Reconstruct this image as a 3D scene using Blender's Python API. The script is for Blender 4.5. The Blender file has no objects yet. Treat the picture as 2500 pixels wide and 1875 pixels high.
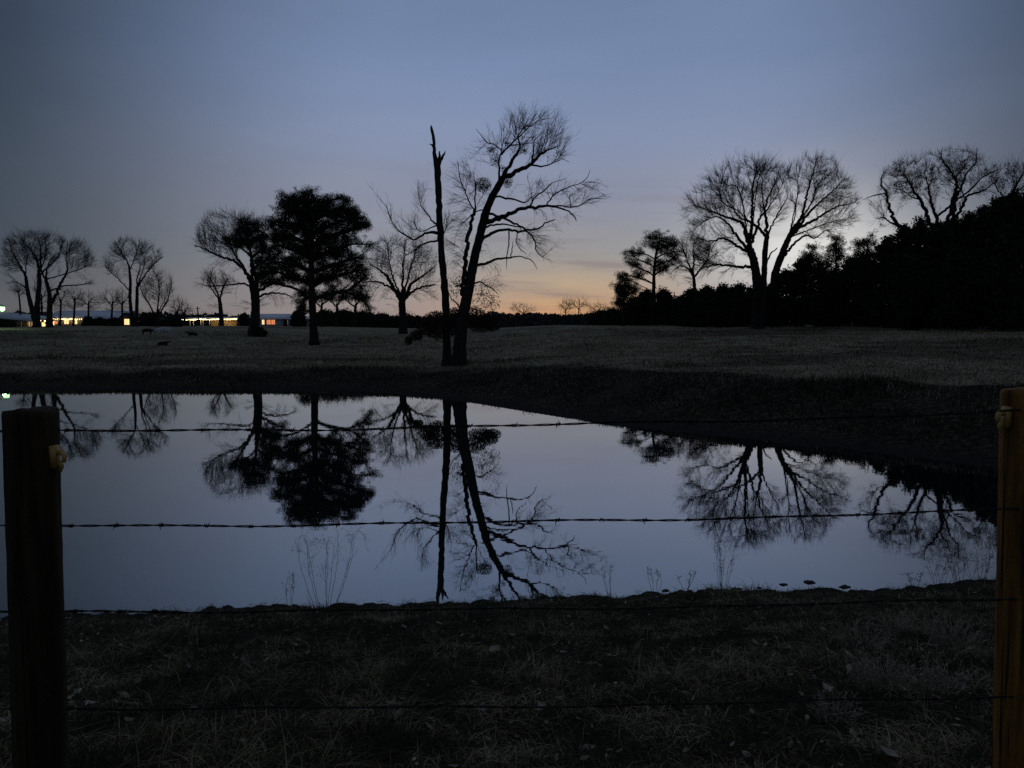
import bpy, math, random
import numpy as np
from mathutils import Vector

rng = np.random.default_rng(7)
random.seed(7)
sc = bpy.context.scene
COL = sc.collection

# ------------------------------------------------------------------ camera
F, CX, CY, HOR, EYE = 1878.0, 1250.0, 937.5, 791.0, 3.0
TH = math.atan((CY - HOR) / F)
cam_d = bpy.data.cameras.new('camera')
cam_d.sensor_width = 36.0
cam_d.lens = 36.0 * F / 2500.0
cam_d.clip_start, cam_d.clip_end = 0.05, 6000.0
cam = bpy.data.objects.new('camera', cam_d)
cam.location = (0, 0, EYE)
cam.rotation_euler = (math.pi / 2 - TH, 0, 0)
COL.objects.link(cam)
sc.camera = cam

# ------------------------------------------------------------------ sky
SUN_AZ, SUN_EL = 16.0, 1.0            # just at the horizon, a little right of the view axis
world = bpy.data.worlds.new('World')
sc.world = world
world.use_nodes = True
wt = world.node_tree
wt.nodes.clear()


def N(t, kind, **kw):
    n = t.nodes.new(kind)
    for k, v in kw.items():
        setattr(n, k, v)
    return n


def math_n(t, op, a, b=None, c=None, clamp=False):
    n = N(t, 'ShaderNodeMath', operation=op, use_clamp=clamp)
    for i, v in enumerate((a, b, c)):
        if v is None:
            continue
        if isinstance(v, (int, float)):
            n.inputs[i].default_value = v
        else:
            t.links.new(v, n.inputs[i])
    return n.outputs[0]


def maprange(t, v, a, b, c=0.0, d=1.0, smooth=True):
    n = N(t, 'ShaderNodeMapRange', interpolation_type='SMOOTHSTEP' if smooth else 'LINEAR')
    t.links.new(v, n.inputs[0])
    for i, x in enumerate((a, b, c, d)):
        n.inputs[1 + i].default_value = x
    return n.outputs[0]


def ramp(t, fac, stops, interp='LINEAR'):
    n = N(t, 'ShaderNodeValToRGB')
    cr = n.color_ramp
    cr.interpolation = interp
    while len(cr.elements) < len(stops):
        cr.elements.new(0.5)
    for e, (p, c) in zip(cr.elements, stops):
        e.position = p
        e.color = (c[0], c[1], c[2], 1)
    t.links.new(fac, n.inputs[0])
    return n.outputs[0]


def mix(t, fac, a, b, blend='MIX'):
    n = N(t, 'ShaderNodeMix', data_type='RGBA', blend_type=blend)
    for sock, v in ((n.inputs[0], fac), (n.inputs[6], a), (n.inputs[7], b)):
        if isinstance(v, (int, float)):
            sock.default_value = v
        elif isinstance(v, tuple):
            sock.default_value = (v[0], v[1], v[2], 1)
        else:
            t.links.new(v, sock)
    return n.outputs[2]


tc = N(wt, 'ShaderNodeTexCoord')
sep = N(wt, 'ShaderNodeSeparateXYZ')
wt.links.new(tc.outputs['Generated'], sep.inputs[0])
elev = math_n(wt, 'MULTIPLY', math_n(wt, 'ARCSINE', sep.outputs[2]), 180 / math.pi)
azim = math_n(wt, 'MULTIPLY', math_n(wt, 'ARCTAN2', sep.outputs[0], sep.outputs[1]), 180 / math.pi)
# thin stretched cloud bars bend the colour bands a little
mp = N(wt, 'ShaderNodeCombineXYZ')
wt.links.new(math_n(wt, 'MULTIPLY', azim, 0.045), mp.inputs[0])
wt.links.new(math_n(wt, 'ADD', math_n(wt, 'MULTIPLY', elev, 0.62), math_n(wt, 'MULTIPLY', azim, 0.025)), mp.inputs[1])
nz = N(wt, 'ShaderNodeTexNoise')
nz.inputs['Scale'].default_value = 1.0
nz.inputs['Detail'].default_value = 5.0
nz.inputs['Roughness'].default_value = 0.55
wt.links.new(mp.outputs[0], nz.inputs['Vector'])
cl = math_n(wt, 'SUBTRACT', nz.outputs[0], 0.5)
mp2 = N(wt, 'ShaderNodeCombineXYZ')
wt.links.new(math_n(wt, 'ADD', math_n(wt, 'MULTIPLY', azim, 0.05), 7.3), mp2.inputs[0])
wt.links.new(math_n(wt, 'ADD', math_n(wt, 'MULTIPLY', elev, 0.16), math_n(wt, 'MULTIPLY', azim, -0.02)), mp2.inputs[1])
nz2 = N(wt, 'ShaderNodeTexNoise')
nz2.inputs['Scale'].default_value = 1.0
nz2.inputs['Detail'].default_value = 4.0
wt.links.new(mp2.outputs[0], nz2.inputs['Vector'])
cl2 = math_n(wt, 'SUBTRACT', nz2.outputs[0], 0.5)
warp = math_n(wt, 'ADD', elev, math_n(wt, 'MULTIPLY', cl, 2.2))
ef = math_n(wt, 'DIVIDE', warp, 60.0, clamp=True)
# toward the afterglow
upper = [(9.0 / 60, (.262, .287, .375)), (13.5 / 60, (.228, .28, .42)), (18.0 / 60, (.187, .256, .418)), (24.0 / 60, (.152, .212, .35)), (36 / 60, (.105, .145, .235)), (1.0, (.078, .108, .18))]
base_s = ramp(wt, ef, [(0.0 / 60, (.33, .265, .25)), (2.0 / 60, (.31, .275, .275)), (5.0 / 60, (.275, .288, .325))] + upper)
warm = ramp(wt, ef, [(0.0 / 60, (.62, .31, .14)), (1.4 / 60, (.57, .345, .19)), (2.8 / 60, (.48, .36, .25)), (5.0 / 60, (.33, .315, .305))] + upper)
away = ramp(wt, ef, [
    (0.0, (.115, .115, .122)), (2.5 / 60, (.085, .095, .11)), (6.0 / 60, (.052, .07, .093)),
    (12 / 60, (.041, .059, .085)), (18 / 60, (.032, .047, .073)), (26 / 60, (.034, .049, .08)), (38 / 60, (.055, .077, .127)), (1.0, (.078, .108, .18))])
wz = math_n(wt, 'DIVIDE', math_n(wt, 'SUBTRACT', azim, 4.5), 8.5)
wz = math_n(wt, 'EXPONENT', math_n(wt, 'MULTIPLY', math_n(wt, 'POWER', wz, 2.0), -1.0))
sunward = mix(wt, wz, base_s, warm)
daz = math_n(wt, 'ABSOLUTE', math_n(wt, 'SUBTRACT', azim, 3.0))
side = maprange(wt, daz, 11.0, 40.0)
col = mix(wt, side, sunward, away)
# brighter veil of cloud where the sun went down
g1 = math_n(wt, 'DIVIDE', math_n(wt, 'SUBTRACT', azim, 21.0), 7.0)
g2 = math_n(wt, 'DIVIDE', math_n(wt, 'SUBTRACT', elev, 5.0), 4.0)
gg = math_n(wt, 'EXPONENT', math_n(wt, 'MULTIPLY', math_n(wt, 'ADD', math_n(wt, 'POWER', g1, 2.0), math_n(wt, 'POWER', g2, 2.0)), -1.0))
gl = math_n(wt, 'MULTIPLY', gg, math_n(wt, 'ADD', 0.85, math_n(wt, 'MULTIPLY', cl2, 1.8)))
col = mix(wt, math_n(wt, 'MULTIPLY', gl, 0.95, clamp=True), col, (.70, .69, .67))
# mauve and grey streaks
lowmask = maprange(wt, elev, 14.0, 2.0)
st = math_n(wt, 'MULTIPLY', maprange(wt, cl, -0.02, 0.16), lowmask)
col = mix(wt, math_n(wt, 'MULTIPLY', math_n(wt, 'MULTIPLY', st, 0.55), math_n(wt, 'SUBTRACT', 1.0, maprange(wt, daz, 8.0, 26.0))), col, (.22, .165, .17))
vg = math_n(wt, 'ADD', 1.0, math_n(wt, 'MULTIPLY', cl2, 0.2))
vc = N(wt, 'ShaderNodeCombineXYZ')
for i, k in enumerate((1.0, 1.0, 1.0)):
    wt.links.new(vg, vc.inputs[i])
col = mix(wt, 1.0, col, vc.outputs[0], 'MULTIPLY')
# the physical twilight sky lies under it
sky = N(wt, 'ShaderNodeTexSky', sky_type='NISHITA', sun_disc=False)
sky.sun_elevation = math.radians(SUN_EL)
sky.sun_rotation = math.radians(SUN_AZ)
sky.altitude = 50
bgA = N(wt, 'ShaderNodeBackground')
wt.links.new(col, bgA.inputs[0])
bgA.inputs[1].default_value = 1.0
bgB = N(wt, 'ShaderNodeBackground')
wt.links.new(sky.outputs[0], bgB.inputs[0])
bgB.inputs[1].default_value = 0.0
add = N(wt, 'ShaderNodeAddShader')
out = N(wt, 'ShaderNodeOutputWorld')
wt.links.new(bgA.outputs[0], add.inputs[0])
wt.links.new(bgB.outputs[0], add.inputs[1])
wt.links.new(add.outputs[0], out.inputs[0])
world.cycles.sampling_method = 'MANUAL'
world.cycles.sample_map_resolution = 1024

sun_d = bpy.data.lights.new('sun', 'SUN')
sun_d.energy = 0.004
sun_d.angle = math.radians(40)
sun_d.color = (1.0, 0.72, 0.5)
sun = bpy.data.objects.new('sun', sun_d)
sdir = Vector((math.sin(math.radians(SUN_AZ)), math.cos(math.radians(SUN_AZ)), math.tan(math.radians(SUN_EL + 3))))
sun.rotation_euler = sdir.to_track_quat('Z', 'Y').to_euler()
COL.objects.link(sun)

sc.view_settings.view_transform = 'Standard'
sc.view_settings.look = 'None'
sc.view_settings.exposure = 0.0
sc.view_settings.gamma = 1.0
sc.view_settings.use_curve_mapping = False
sc.render.engine = 'CYCLES'
sc.cycles.use_denoising = False
sc.cycles.max_bounces = 5
sc.cycles.sample_clamp_indirect = 2.0
sc.cycles.use_adaptive_sampling = False


# ------------------------------------------------------------------ helpers
def P(px, py, D):
    """a point of the scene at depth D metres, seen at pixel (px, py) of the 2500 px photograph"""
    u, v = (px - CX) / F, (CY - py) / F
    t = D / (math.cos(TH) + v * math.sin(TH))
    return np.array([u * t, D, EYE + t * (-math.sin(TH) + v * math.cos(TH))])


def PXM(D):
    return D / F          # metres covered by one photo pixel at depth D


def nrm(a):
    return a / np.maximum(np.linalg.norm(a, axis=-1, keepdims=True), 1e-9)


def sstep(x):
    x = np.clip(x, 0, 1)
    return x * x * (3 - 2 * x)


LAT = rng.random((256, 256))


def vnoise(x, y):
    xi, yi = np.floor(x).astype(int), np.floor(y).astype(int)
    fx, fy = sstep(x - xi), sstep(y - yi)
    a, b = LAT[xi % 256, yi % 256], LAT[(xi + 1) % 256, yi % 256]
    c, d = LAT[xi % 256, (yi + 1) % 256], LAT[(xi + 1) % 256, (yi + 1) % 256]
    return (a * (1 - fx) + b * fx) * (1 - fy) + (c * (1 - fx) + d * fx) * fy - 0.5


def mesh_np(name, verts, faces, mat=None, parent=None, smooth=False):
    """faces: int array (n,3) or (n,4), or a list of such arrays"""
    me = bpy.data.meshes.new(name)
    if not isinstance(faces, (list, tuple)):
        faces = [faces]
    faces = [np.asarray(f, dtype=np.int32) for f in faces if len(f)]
    V = np.asarray(verts, dtype=np.float32)
    if parent is not None and V.size:
        V = V - np.array(parent['_o'], dtype=np.float32)
    me.vertices.add(len(V))
    me.vertices.foreach_set('co', V.ravel())
    tot = sum(f.size for f in faces)
    cnt = sum(len(f) for f in faces)
    me.loops.add(tot)
    me.polygons.add(cnt)
    me.loops.foreach_set('vertex_index', np.concatenate([f.ravel() for f in faces]))
    sizes = np.concatenate([np.full(len(f), f.shape[1], np.int32) for f in faces])
    me.polygons.foreach_set('loop_start', np.concatenate([[0], np.cumsum(sizes)[:-1]]).astype(np.int32))
    me.polygons.foreach_set('loop_total', sizes)
    if smooth:
        me.polygons.foreach_set('use_smooth', np.ones(cnt, bool))
    me.update(calc_edges=True)
    me.validate()
    ob = bpy.data.objects.new(name, me)
    if mat:
        me.materials.append(mat)
    COL.objects.link(ob)
    if parent is not None:
        ob.parent = parent
    return ob


ROOTS = []


def thing(name, label, cat, loc=(0, 0, 0), group=None):
    o = bpy.data.objects.new(name, None)
    o.empty_display_size = 0.3
    COL.objects.link(o)
    o.location = tuple(float(a) for a in loc)
    o['_o'] = [float(a) for a in loc]
    o['label'] = label
    o['category'] = cat
    if group:
        o['group'] = group
    ROOTS.append(o)
    return o


def tag(o, label=None, cat=None, group=None, kind=None):
    for k, v in (('label', label), ('category', cat), ('group', group), ('kind', kind)):
        if v:
            o[k] = v
    return o


def frusta(A, B, ra, rb, n=3):
    A, B = np.asarray(A, float), np.asarray(B, float)
    m = len(A)
    d = nrm(B - A)
    ref = np.where(np.abs(d[:, 2:3]) > 0.9, np.array([[1.0, 0, 0]]), np.array([[0, 0, 1.0]]))
    u = nrm(np.cross(d, ref))
    v = np.cross(d, u)
    ang = np.arange(n) * 2 * math.pi / n
    ring = u[:, None, :] * np.cos(ang)[None, :, None] + v[:, None, :] * np.sin(ang)[None, :, None]
    va = A[:, None, :] + ring * np.asarray(ra).reshape(-1, 1, 1)
    vb = B[:, None, :] + ring * np.asarray(rb).reshape(-1, 1, 1)
    V = np.concatenate([va, vb], axis=1).reshape(-1, 3)
    i = np.arange(n)
    q = np.stack([i, (i + 1) % n, (i + 1) % n + n, i + n], axis=1)
    Fc = (q[None] + (np.arange(m) * 2 * n)[:, None, None]).reshape(-1, 4)
    return V, Fc


def spline(pts, step):
    """Catmull-Rom through pts (m,k)"""
    pts = np.asarray(pts, float)
    if len(pts) == 2:
        k = max(2, int(np.linalg.norm(pts[1, :3] - pts[0, :3]) / step) + 1)
        return pts[0] + (pts[1] - pts[0]) * np.linspace(0, 1, k)[:, None]
    q = np.concatenate([[2 * pts[0] - pts[1]], pts, [2 * pts[-1] - pts[-2]]])
    res = []
    for i in range(1, len(q) - 2):
        p0, p1, p2, p3 = q[i - 1], q[i], q[i + 1], q[i + 2]
        k = max(1, int(round(np.linalg.norm(p2[:3] - p1[:3]) / step)))
        t = np.linspace(0, 1, k, endpoint=False)[:, None]
        res.append(0.5 * (2 * p1 + (p2 - p0) * t + (2 * p0 - 5 * p1 + 4 * p2 - p3) * t ** 2 + (3 * p1 - p0 - 3 * p2 + p3) * t ** 3))
    res.append(pts[-1:])
    return np.concatenate(res)


def tube(pts, radii, n=7, rough=0.08, seed=0, cap=True):
    pts = np.asarray(pts, float)
    r = np.random.default_rng(seed)
    m = len(pts)
    d = nrm(np.gradient(pts, axis=0))
    u = np.zeros_like(d)
    a = np.cross(d[0], [0, 1, 0.1])
    u[0] = a / max(np.linalg.norm(a), 1e-9)
    for i in range(1, m):
        w = u[i - 1] - d[i] * np.dot(u[i - 1], d[i])
        u[i] = w / max(np.linalg.norm(w), 1e-9)
    v = np.cross(d, u)
    ang = np.arange(n) * 2 * math.pi / n
    rr = np.asarray(radii).reshape(-1, 1) * (1 + rough * r.standard_normal((m, n)))
    V = (pts[:, None] + u[:, None] * (np.cos(ang)[None, :, None] * rr[..., None]) + v[:, None] * (np.sin(ang)[None, :, None] * rr[..., None])).reshape(-1, 3)
    i = np.arange(n)
    q = np.stack([i, (i + 1) % n, (i + 1) % n + n, i + n], axis=1)
    Fq = (q[None] + (np.arange(m - 1) * n)[:, None, None]).reshape(-1, 4)
    Ft = np.zeros((0, 3), int)
    if cap:
        V = np.concatenate([V, [pts[-1] + d[-1] * float(np.asarray(radii).ravel()[-1]) * 0.5], [pts[0]]])
        e = (m - 1) * n
        Ft = np.concatenate([np.stack([e + i, e + (i + 1) % n, np.full(n, m * n)], 1),
                             np.stack([(i + 1) % n, i, np.full(n, m * n + 1)], 1)])
    return V, Fq, Ft


class Soup:
    """collects geometry for one mesh"""
    def __init__(self):
        self.v, self.q, self.t, self.k = [], [], [], 0

    def add(self, V, *faces):
        for f in faces:
            if len(f) == 0:
                continue
            (self.q if f.shape[1] == 4 else self.t).append(np.asarray(f) + self.k)
        self.v.append(V)
        self.k += len(V)

    def box(self, lo, hi, rz=0.0, c=None):
        x0, y0, z0 = lo
        x1, y1, z1 = hi
        V = np.array([(x0, y0, z0), (x1, y0, z0), (x1, y1, z0), (x0, y1, z0), (x0, y0, z1), (x1, y0, z1), (x1, y1, z1), (x0, y1, z1)], float)
        if rz:
            c = np.array(c if c is not None else (V.min(0) + V.max(0)) / 2)
            w = V - c
            V = np.stack([w[:, 0] * math.cos(rz) - w[:, 1] * math.sin(rz), w[:, 0] * math.sin(rz) + w[:, 1] * math.cos(rz), w[:, 2]], 1) + c
        self.add(V, np.array([(0, 3, 2, 1), (4, 5, 6, 7), (0, 1, 5, 4), (1, 2, 6, 5), (2, 3, 7, 6), (3, 0, 4, 7)]))

    def build(self, name, mat, parent=None, smooth=False):
        f = []
        if self.q:
            f.append(np.concatenate(self.q))
        if self.t:
            f.append(np.concatenate(self.t))
        return mesh_np(name, np.concatenate(self.v), f, mat, parent, smooth)


# ------------------------------------------------------------------ materials
def mat(name, c1, c2=None, scale=3.0, rough=0.9, bump=0.0, bscale=20.0, detail=6.0, spec=0.2, stretch=None):
    m = bpy.data.materials.new(name)
    m.use_nodes = True
    t = m.node_tree
    b = t.nodes['Principled BSDF']
    b.inputs['Roughness'].default_value = rough
    b.inputs['Specular IOR Level'].default_value = spec
    b.inputs['Base Color'].default_value = (*c1, 1)
    tcn = N(t, 'ShaderNodeTexCoord')
    src = tcn.outputs['Object']
    if stretch:
        mpn = N(t, 'ShaderNodeMapping')
        mpn.inputs['Scale'].default_value = stretch
        t.links.new(src, mpn.inputs[0])
        src = mpn.outputs[0]
    if c2:
        n = N(t, 'ShaderNodeTexNoise')
        n.inputs['Scale'].default_value = scale
        n.inputs['Detail'].default_value = detail
        t.links.new(src, n.inputs['Vector'])
        c = ramp(t, n.outputs[0], [(0.34, c1), (0.66, c2)])
        t.links.new(c, b.inputs['Base Color'])
    if bump:
        n2 = N(t, 'ShaderNodeTexNoise')
        n2.inputs['Scale'].default_value = bscale
        n2.inputs['Detail'].default_value = 8.0
        t.links.new(src, n2.inputs['Vector'])
        bn = N(t, 'ShaderNodeBump')
        bn.inputs['Strength'].default_value = bump
        bn.inputs['Distance'].default_value = 0.05
        t.links.new(n2.outputs[0], bn.inputs['Height'])
        t.links.new(bn.outputs[0], b.inputs['Normal'])
    return m


def emit(name, c, s):
    m = bpy.data.materials.new(name)
    m.use_nodes = True
    t = m.node_tree
    t.nodes.clear()
    e = N(t, 'ShaderNodeEmission')
    e.inputs[0].default_value = (*c, 1)
    e.inputs[1].default_value = s
    o = N(t, 'ShaderNodeOutputMaterial')
    t.links.new(e.outputs[0], o.inputs[0])
    return m


M = {
    'bark': mat('bark', (.016, .014, .012), (.045, .038, .032), 4.0, bump=0.6, bscale=9, stretch=(3, 3, .7)),
    'deadwood': mat('deadwood', (.02, .017, .015), (.06, .05, .043), 3.0, bump=0.6, bscale=12, stretch=(4, 4, .5)),
    'twig': mat('twig', (.02, .017, .015), (.04, .033, .028), 2.0),
    'needle': mat('needle', (.018, .032, .014), (.04, .058, .024), 1.5),
    'cedar': mat('cedar', (.014, .024, .012), (.032, .045, .02), 1.2),
    'dryleaf': mat('dryleaf', (.045, .032, .02), (.085, .055, .03), 3.0),
    'mistletoe': mat('mistletoe', (.025, .04, .015), (.045, .06, .022), 3.0),
    'farwood': mat('farwood', (.03, .034, .026), (.065, .06, .05), 0.15),
    'darkpost': mat('dark_post', (.035, .022, .010), (.085, .055, .025), 3.5, rough=.9, bump=0.7, bscale=10, stretch=(9, 9, .8)),  # darker copy of the post wood, without the lamp warmth
    'post': mat('post', (.15, .063, .011), (.42, .20, .036), 3.5, rough=.85, bump=0.7, bscale=10, stretch=(9, 9, .8)),  # lamp warmth put into the wood colour; no lamp lights this post
    'wire': mat('wire', (.012, .011, .010), (.03, .022, .016), 30.0, rough=.75, spec=.2),
    'insul': mat('insulator', (.48, .27, .06), (.6, .36, .1), 20.0, rough=.45, spec=.5),
    'weed': mat('weed', (.06, .05, .035), (.12, .10, .07), 10.0),
    'leaf': mat('fallen_leaf', (.06, .044, .027), (.42, .34, .24), 7.0),
    'straw': mat('straw', (.28, .235, .155), (.52, .44, .31), 6.0),
    'mud': mat('mud', (.02, .017, .014), (.05, .042, .034), 12.0, rough=.6, bump=.6, bscale=30),
    'roof': mat('metal_roof', (.66, .66, .66), (.78, .78, .77), .7, rough=.45, spec=.4),
    'paleroof': mat('pale_roof', (.5, .52, .5), (.6, .62, .6), .7, rough=.6),
    'wallw': mat('house_wall', (.30, .27, .23), (.36, .33, .29), 1.0),
    'siding': mat('pale_siding', (.36, .39, .44), (.43, .46, .51), 1.0),
    'shedwood': mat('shed_wood', (.40, .30, .16), (.52, .40, .22), 2.5),
    'whitepaint': mat('white_paint', (.62, .62, .6), (.72, .72, .7), 3.0),
    'dark': mat('dark_opening', (.02, .02, .022), (.03, .03, .03), 3.0),
    'pole': mat('pole_wood', (.07, .055, .04), (.12, .095, .07), 4.0),
    'hide_pale': mat('pale_hide', (.5, .48, .45), (.62, .6, .57), 2.0),
    'hide_dark': mat('dark_hide', (.02, .017, .015), (.04, .034, .03), 2.0),
    'rock': mat('rock', (.22, .21, .19), (.36, .34, .31), 5.0, bump=.5),
    'warm': emit('warm_window', (1.0, .62, .26), 1.6),
    'orange': emit('orange_window', (1.0, .33, .13), .75),
    'bulb': emit('warm_bulb', (1.0, .74, .32), 7.0),
    'yard': emit('yard_lamp', (.40, 1.0, .34), 3.2),
}

# ground: dry pasture, darker grass and bare soil towards the pond
def weather(m, dark, amount):
    """dark weather streaks and narrow drying checks along the grain"""
    t = m.node_tree
    b = t.nodes['Principled BSDF']
    src = b.inputs['Base Color'].links[0].from_socket
    tcn = N(t, 'ShaderNodeTexCoord')
    col_ = src
    for sc_, lo, hi, am in (((14, 14, .9), .50, .62, amount), ((60, 60, 1.3), .60, .66, .9), ((5, 5, 5), .66, .72, .8)):
        mp_ = N(t, 'ShaderNodeMapping'); mp_.inputs['Scale'].default_value = sc_
        t.links.new(tcn.outputs['Object'], mp_.inputs[0])
        n_ = N(t, 'ShaderNodeTexNoise'); n_.inputs['Scale'].default_value = 1.0; n_.inputs['Detail'].default_value = 5
        t.links.new(mp_.outputs[0], n_.inputs['Vector'])
        col_ = mix(t, math_n(t, 'MULTIPLY', maprange(t, n_.outputs[0], lo, hi), am), col_, dark)
    t.links.new(col_, b.inputs['Base Color'])


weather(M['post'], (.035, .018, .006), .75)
weather(M['darkpost'], (.012, .008, .005), .6)

gm = bpy.data.materials.new('ground')
gm.use_nodes = True
t = gm.node_tree
b = t.nodes['Principled BSDF']
b.inputs['Roughness'].default_value = 1.0
b.inputs['Specular IOR Level'].default_value = 0.05
at = N(t, 'ShaderNodeAttribute', attribute_name='cover')
geo = N(t, 'ShaderNodeNewGeometry')
n1 = N(t, 'ShaderNodeTexNoise'); n1.inputs['Scale'].default_value = 0.35; n1.inputs['Detail'].default_value = 9; n1.inputs['Roughness'].default_value = .68
n2 = N(t, 'ShaderNodeTexNoise'); n2.inputs['Scale'].default_value = 7.0; n2.inputs['Detail'].default_value = 8; n2.inputs['Roughness'].default_value = .7
for n in (n1, n2):
    t.links.new(geo.outputs['Position'], n.inputs['Vector'])
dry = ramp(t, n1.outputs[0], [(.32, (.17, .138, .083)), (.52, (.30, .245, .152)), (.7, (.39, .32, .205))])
bank_dark = ramp(t, n2.outputs[0], [(.35, (.012, .010, .006)), (.54, (.04, .034, .02)), (.72, (.16, .135, .085))])  # dark bank tones; near bank also carries the view-edge darkening
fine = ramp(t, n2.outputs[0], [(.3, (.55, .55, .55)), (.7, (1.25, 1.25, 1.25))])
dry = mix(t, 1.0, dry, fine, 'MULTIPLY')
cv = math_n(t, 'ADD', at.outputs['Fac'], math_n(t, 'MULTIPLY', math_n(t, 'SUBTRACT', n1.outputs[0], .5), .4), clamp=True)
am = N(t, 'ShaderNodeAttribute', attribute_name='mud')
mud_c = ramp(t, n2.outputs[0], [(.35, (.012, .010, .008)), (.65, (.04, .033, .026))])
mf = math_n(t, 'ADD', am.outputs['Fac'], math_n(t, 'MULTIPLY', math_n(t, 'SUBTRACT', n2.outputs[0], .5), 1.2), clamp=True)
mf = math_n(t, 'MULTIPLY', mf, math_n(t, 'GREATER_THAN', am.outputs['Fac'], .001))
t.links.new(mix(t, mf, mix(t, cv, bank_dark, dry), mud_c), b.inputs['Base Color'])
bn = N(t, 'ShaderNodeBump'); bn.inputs['Strength'].default_value = .8; bn.inputs['Distance'].default_value = .06
t.links.new(n2.outputs[0], bn.inputs['Height'])
t.links.new(bn.outputs[0], b.inputs['Normal'])
M['ground'] = gm

wm = bpy.data.materials.new('pond_water')
wm.use_nodes = True
t = wm.node_tree
t.nodes.clear()
o = N(t, 'ShaderNodeOutputMaterial')
ms = N(t, 'ShaderNodeMixShader')
fr = N(t, 'ShaderNodeFresnel'); fr.inputs['IOR'].default_value = 1.36
gl_ = N(t, 'ShaderNodeBsdfGlossy'); gl_.inputs['Roughness'].default_value = .012
gl_.inputs['Color'].default_value = (.97, .97, .95, 1)
df = N(t, 'ShaderNodeBsdfDiffuse'); df.inputs['Color'].default_value = (.012, .014, .014, 1)
geo = N(t, 'ShaderNodeNewGeometry')
mpn = N(t, 'ShaderNodeMapping'); mpn.inputs['Scale'].default_value = (.9, 1.5, 1)
nn = N(t, 'ShaderNodeTexNoise'); nn.inputs['Scale'].default_value = 1.6; nn.inputs['Detail'].default_value = 3
t.links.new(geo.outputs['Position'], mpn.inputs[0]); t.links.new(mpn.outputs[0], nn.inputs['Vector'])
bn = N(t, 'ShaderNodeBump'); bn.inputs['Strength'].default_value = .012; bn.inputs['Distance'].default_value = .05
t.links.new(nn.outputs[0], bn.inputs['Height'])
t.links.new(bn.outputs[0], gl_.inputs['Normal'])
t.links.new(math_n(t, 'POWER', fr.outputs[0], .42), ms.inputs[0]); t.links.new(df.outputs[0], ms.inputs[1]); t.links.new(gl_.outputs[0], ms.inputs[2])
t.links.new(ms.outputs[0], o.inputs[0])
M['water'] = wm

# ------------------------------------------------------------------ terrain
def shore(px, py):
    """where the line of sight meets the water level z = 0"""
    p = P(px, py, 1.0)
    k = -EYE / (p[2] - EYE)
    return np.array([p[0] * k, k])


K = 2500 / 2212.0
near_sh = [(-30, 1336), (130, 1328), (300, 1322), (460, 1312), (640, 1306), (900, 1300), (1100, 1296), (1300, 1284), (1420, 1275),
           (1520, 1271), (1700, 1276), (1800, 1276), (1900, 1269), (2000, 1261), (2140, 1252), (2230, 1244)]
far_sh = [(2230, 1026), (2140, 1014), (2050, 1002), (1950, 990), (1850, 977), (1750, 965), (1600, 951), (1400, 931), (1300, 918),
          (1200, 905), (1100, 888), (1000, 872), (900, 858), (800, 851), (700, 847), (550, 845), (300, 845), (0, 846)]
ns = [shore(x * K, (y + 8) * K) for x, y in near_sh]
fs = [shore(x * K, (y - 4) * K) for x, y in far_sh]
POND = np.array(ns + [np.array([ns[-1][0] + 3.0, ns[-1][1] + 1.0]), np.array([fs[0][0] + 2.4, fs[0][1] - 2.4])] + fs
                + [np.array([-31, 33.0]), np.array([-36, 26]), np.array([-33, 17]), np.array([-22, 10.5]), np.array([-11, 8.3])])


def pond_sd(X, Y):
    X, Y = np.asarray(X, float), np.asarray(Y, float)
    best = np.full(X.shape, 1e9)
    ins = np.zeros(X.shape, bool)
    n = len(POND)
    for i in range(n):
        a, b_ = POND[i], POND[(i + 1) % n]
        ex, ey = b_ - a
        tt = np.clip(((X - a[0]) * ex + (Y - a[1]) * ey) / (ex * ex + ey * ey), 0, 1)
        d2 = (X - a[0] - tt * ex) ** 2 + (Y - a[1] - tt * ey) ** 2
        best = np.minimum(best, d2)
        c = ((a[1] > Y) != (b_[1] > Y)) & (X < ex * (Y - a[1]) / (ey if abs(ey) > 1e-12 else 1e-12) + a[0])
        ins ^= c
    s = np.sqrt(best)
    return np.where(ins, -s, s)


def terrain(X, Y):
    X, Y = np.asarray(X, float), np.asarray(Y, float)
    s = pond_sd(X, Y)
    wn = 1 - sstep((Y - 9) / 5)
    s = s + wn * (0.10 * vnoise(X * 2.1, Y * 2.1) + .20 * vnoise(X * 6 + 9, Y * 6) + .10 * vnoise(X * 15, Y * 15 + 4)) + (1 - wn) * 0.12 * vnoise(X * .8, Y * .8)
    sp = np.maximum(s, 0)
    left = sstep((-X - 12) / 20)
    right = sstep((X + 4) / 10)
    zf = 0.5 * sstep(sp / 6) + 0.03 * np.clip(sp, 0, 60) + 0.5 * right * sstep(sp / 7) + 0.38 * left * sstep((sp - 18) / 30)
    zf = zf - (0.45 + .35 * right) * sstep((sp - 75) / 60)
    zf = zf + sstep(sp / 3) * (0.16 * vnoise(X * .13, Y * .13) + .07 * vnoise(X * .6 + 3, Y * .6) + .04 * vnoise(X * 1.9, Y * 1.9))
    zn = 0.05 * sstep(sp / .2) + np.clip(sp * .245, 0, 1.42)
    zn = zn + sstep(sp / .6) * (.05 * vnoise(X * 1.3, Y * 1.3) + .05 * vnoise(X * 4, Y * 4) + .025 * vnoise(X * 11, Y * 11))
    z = zf * (1 - wn) + zn * wn
    return np.where(s < 0, -np.minimum(.06 * -s + .01, .5), z), s, wn


def gz(x, y):
    return float(terrain(np.array([x]), np.array([y]))[0][0])


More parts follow.
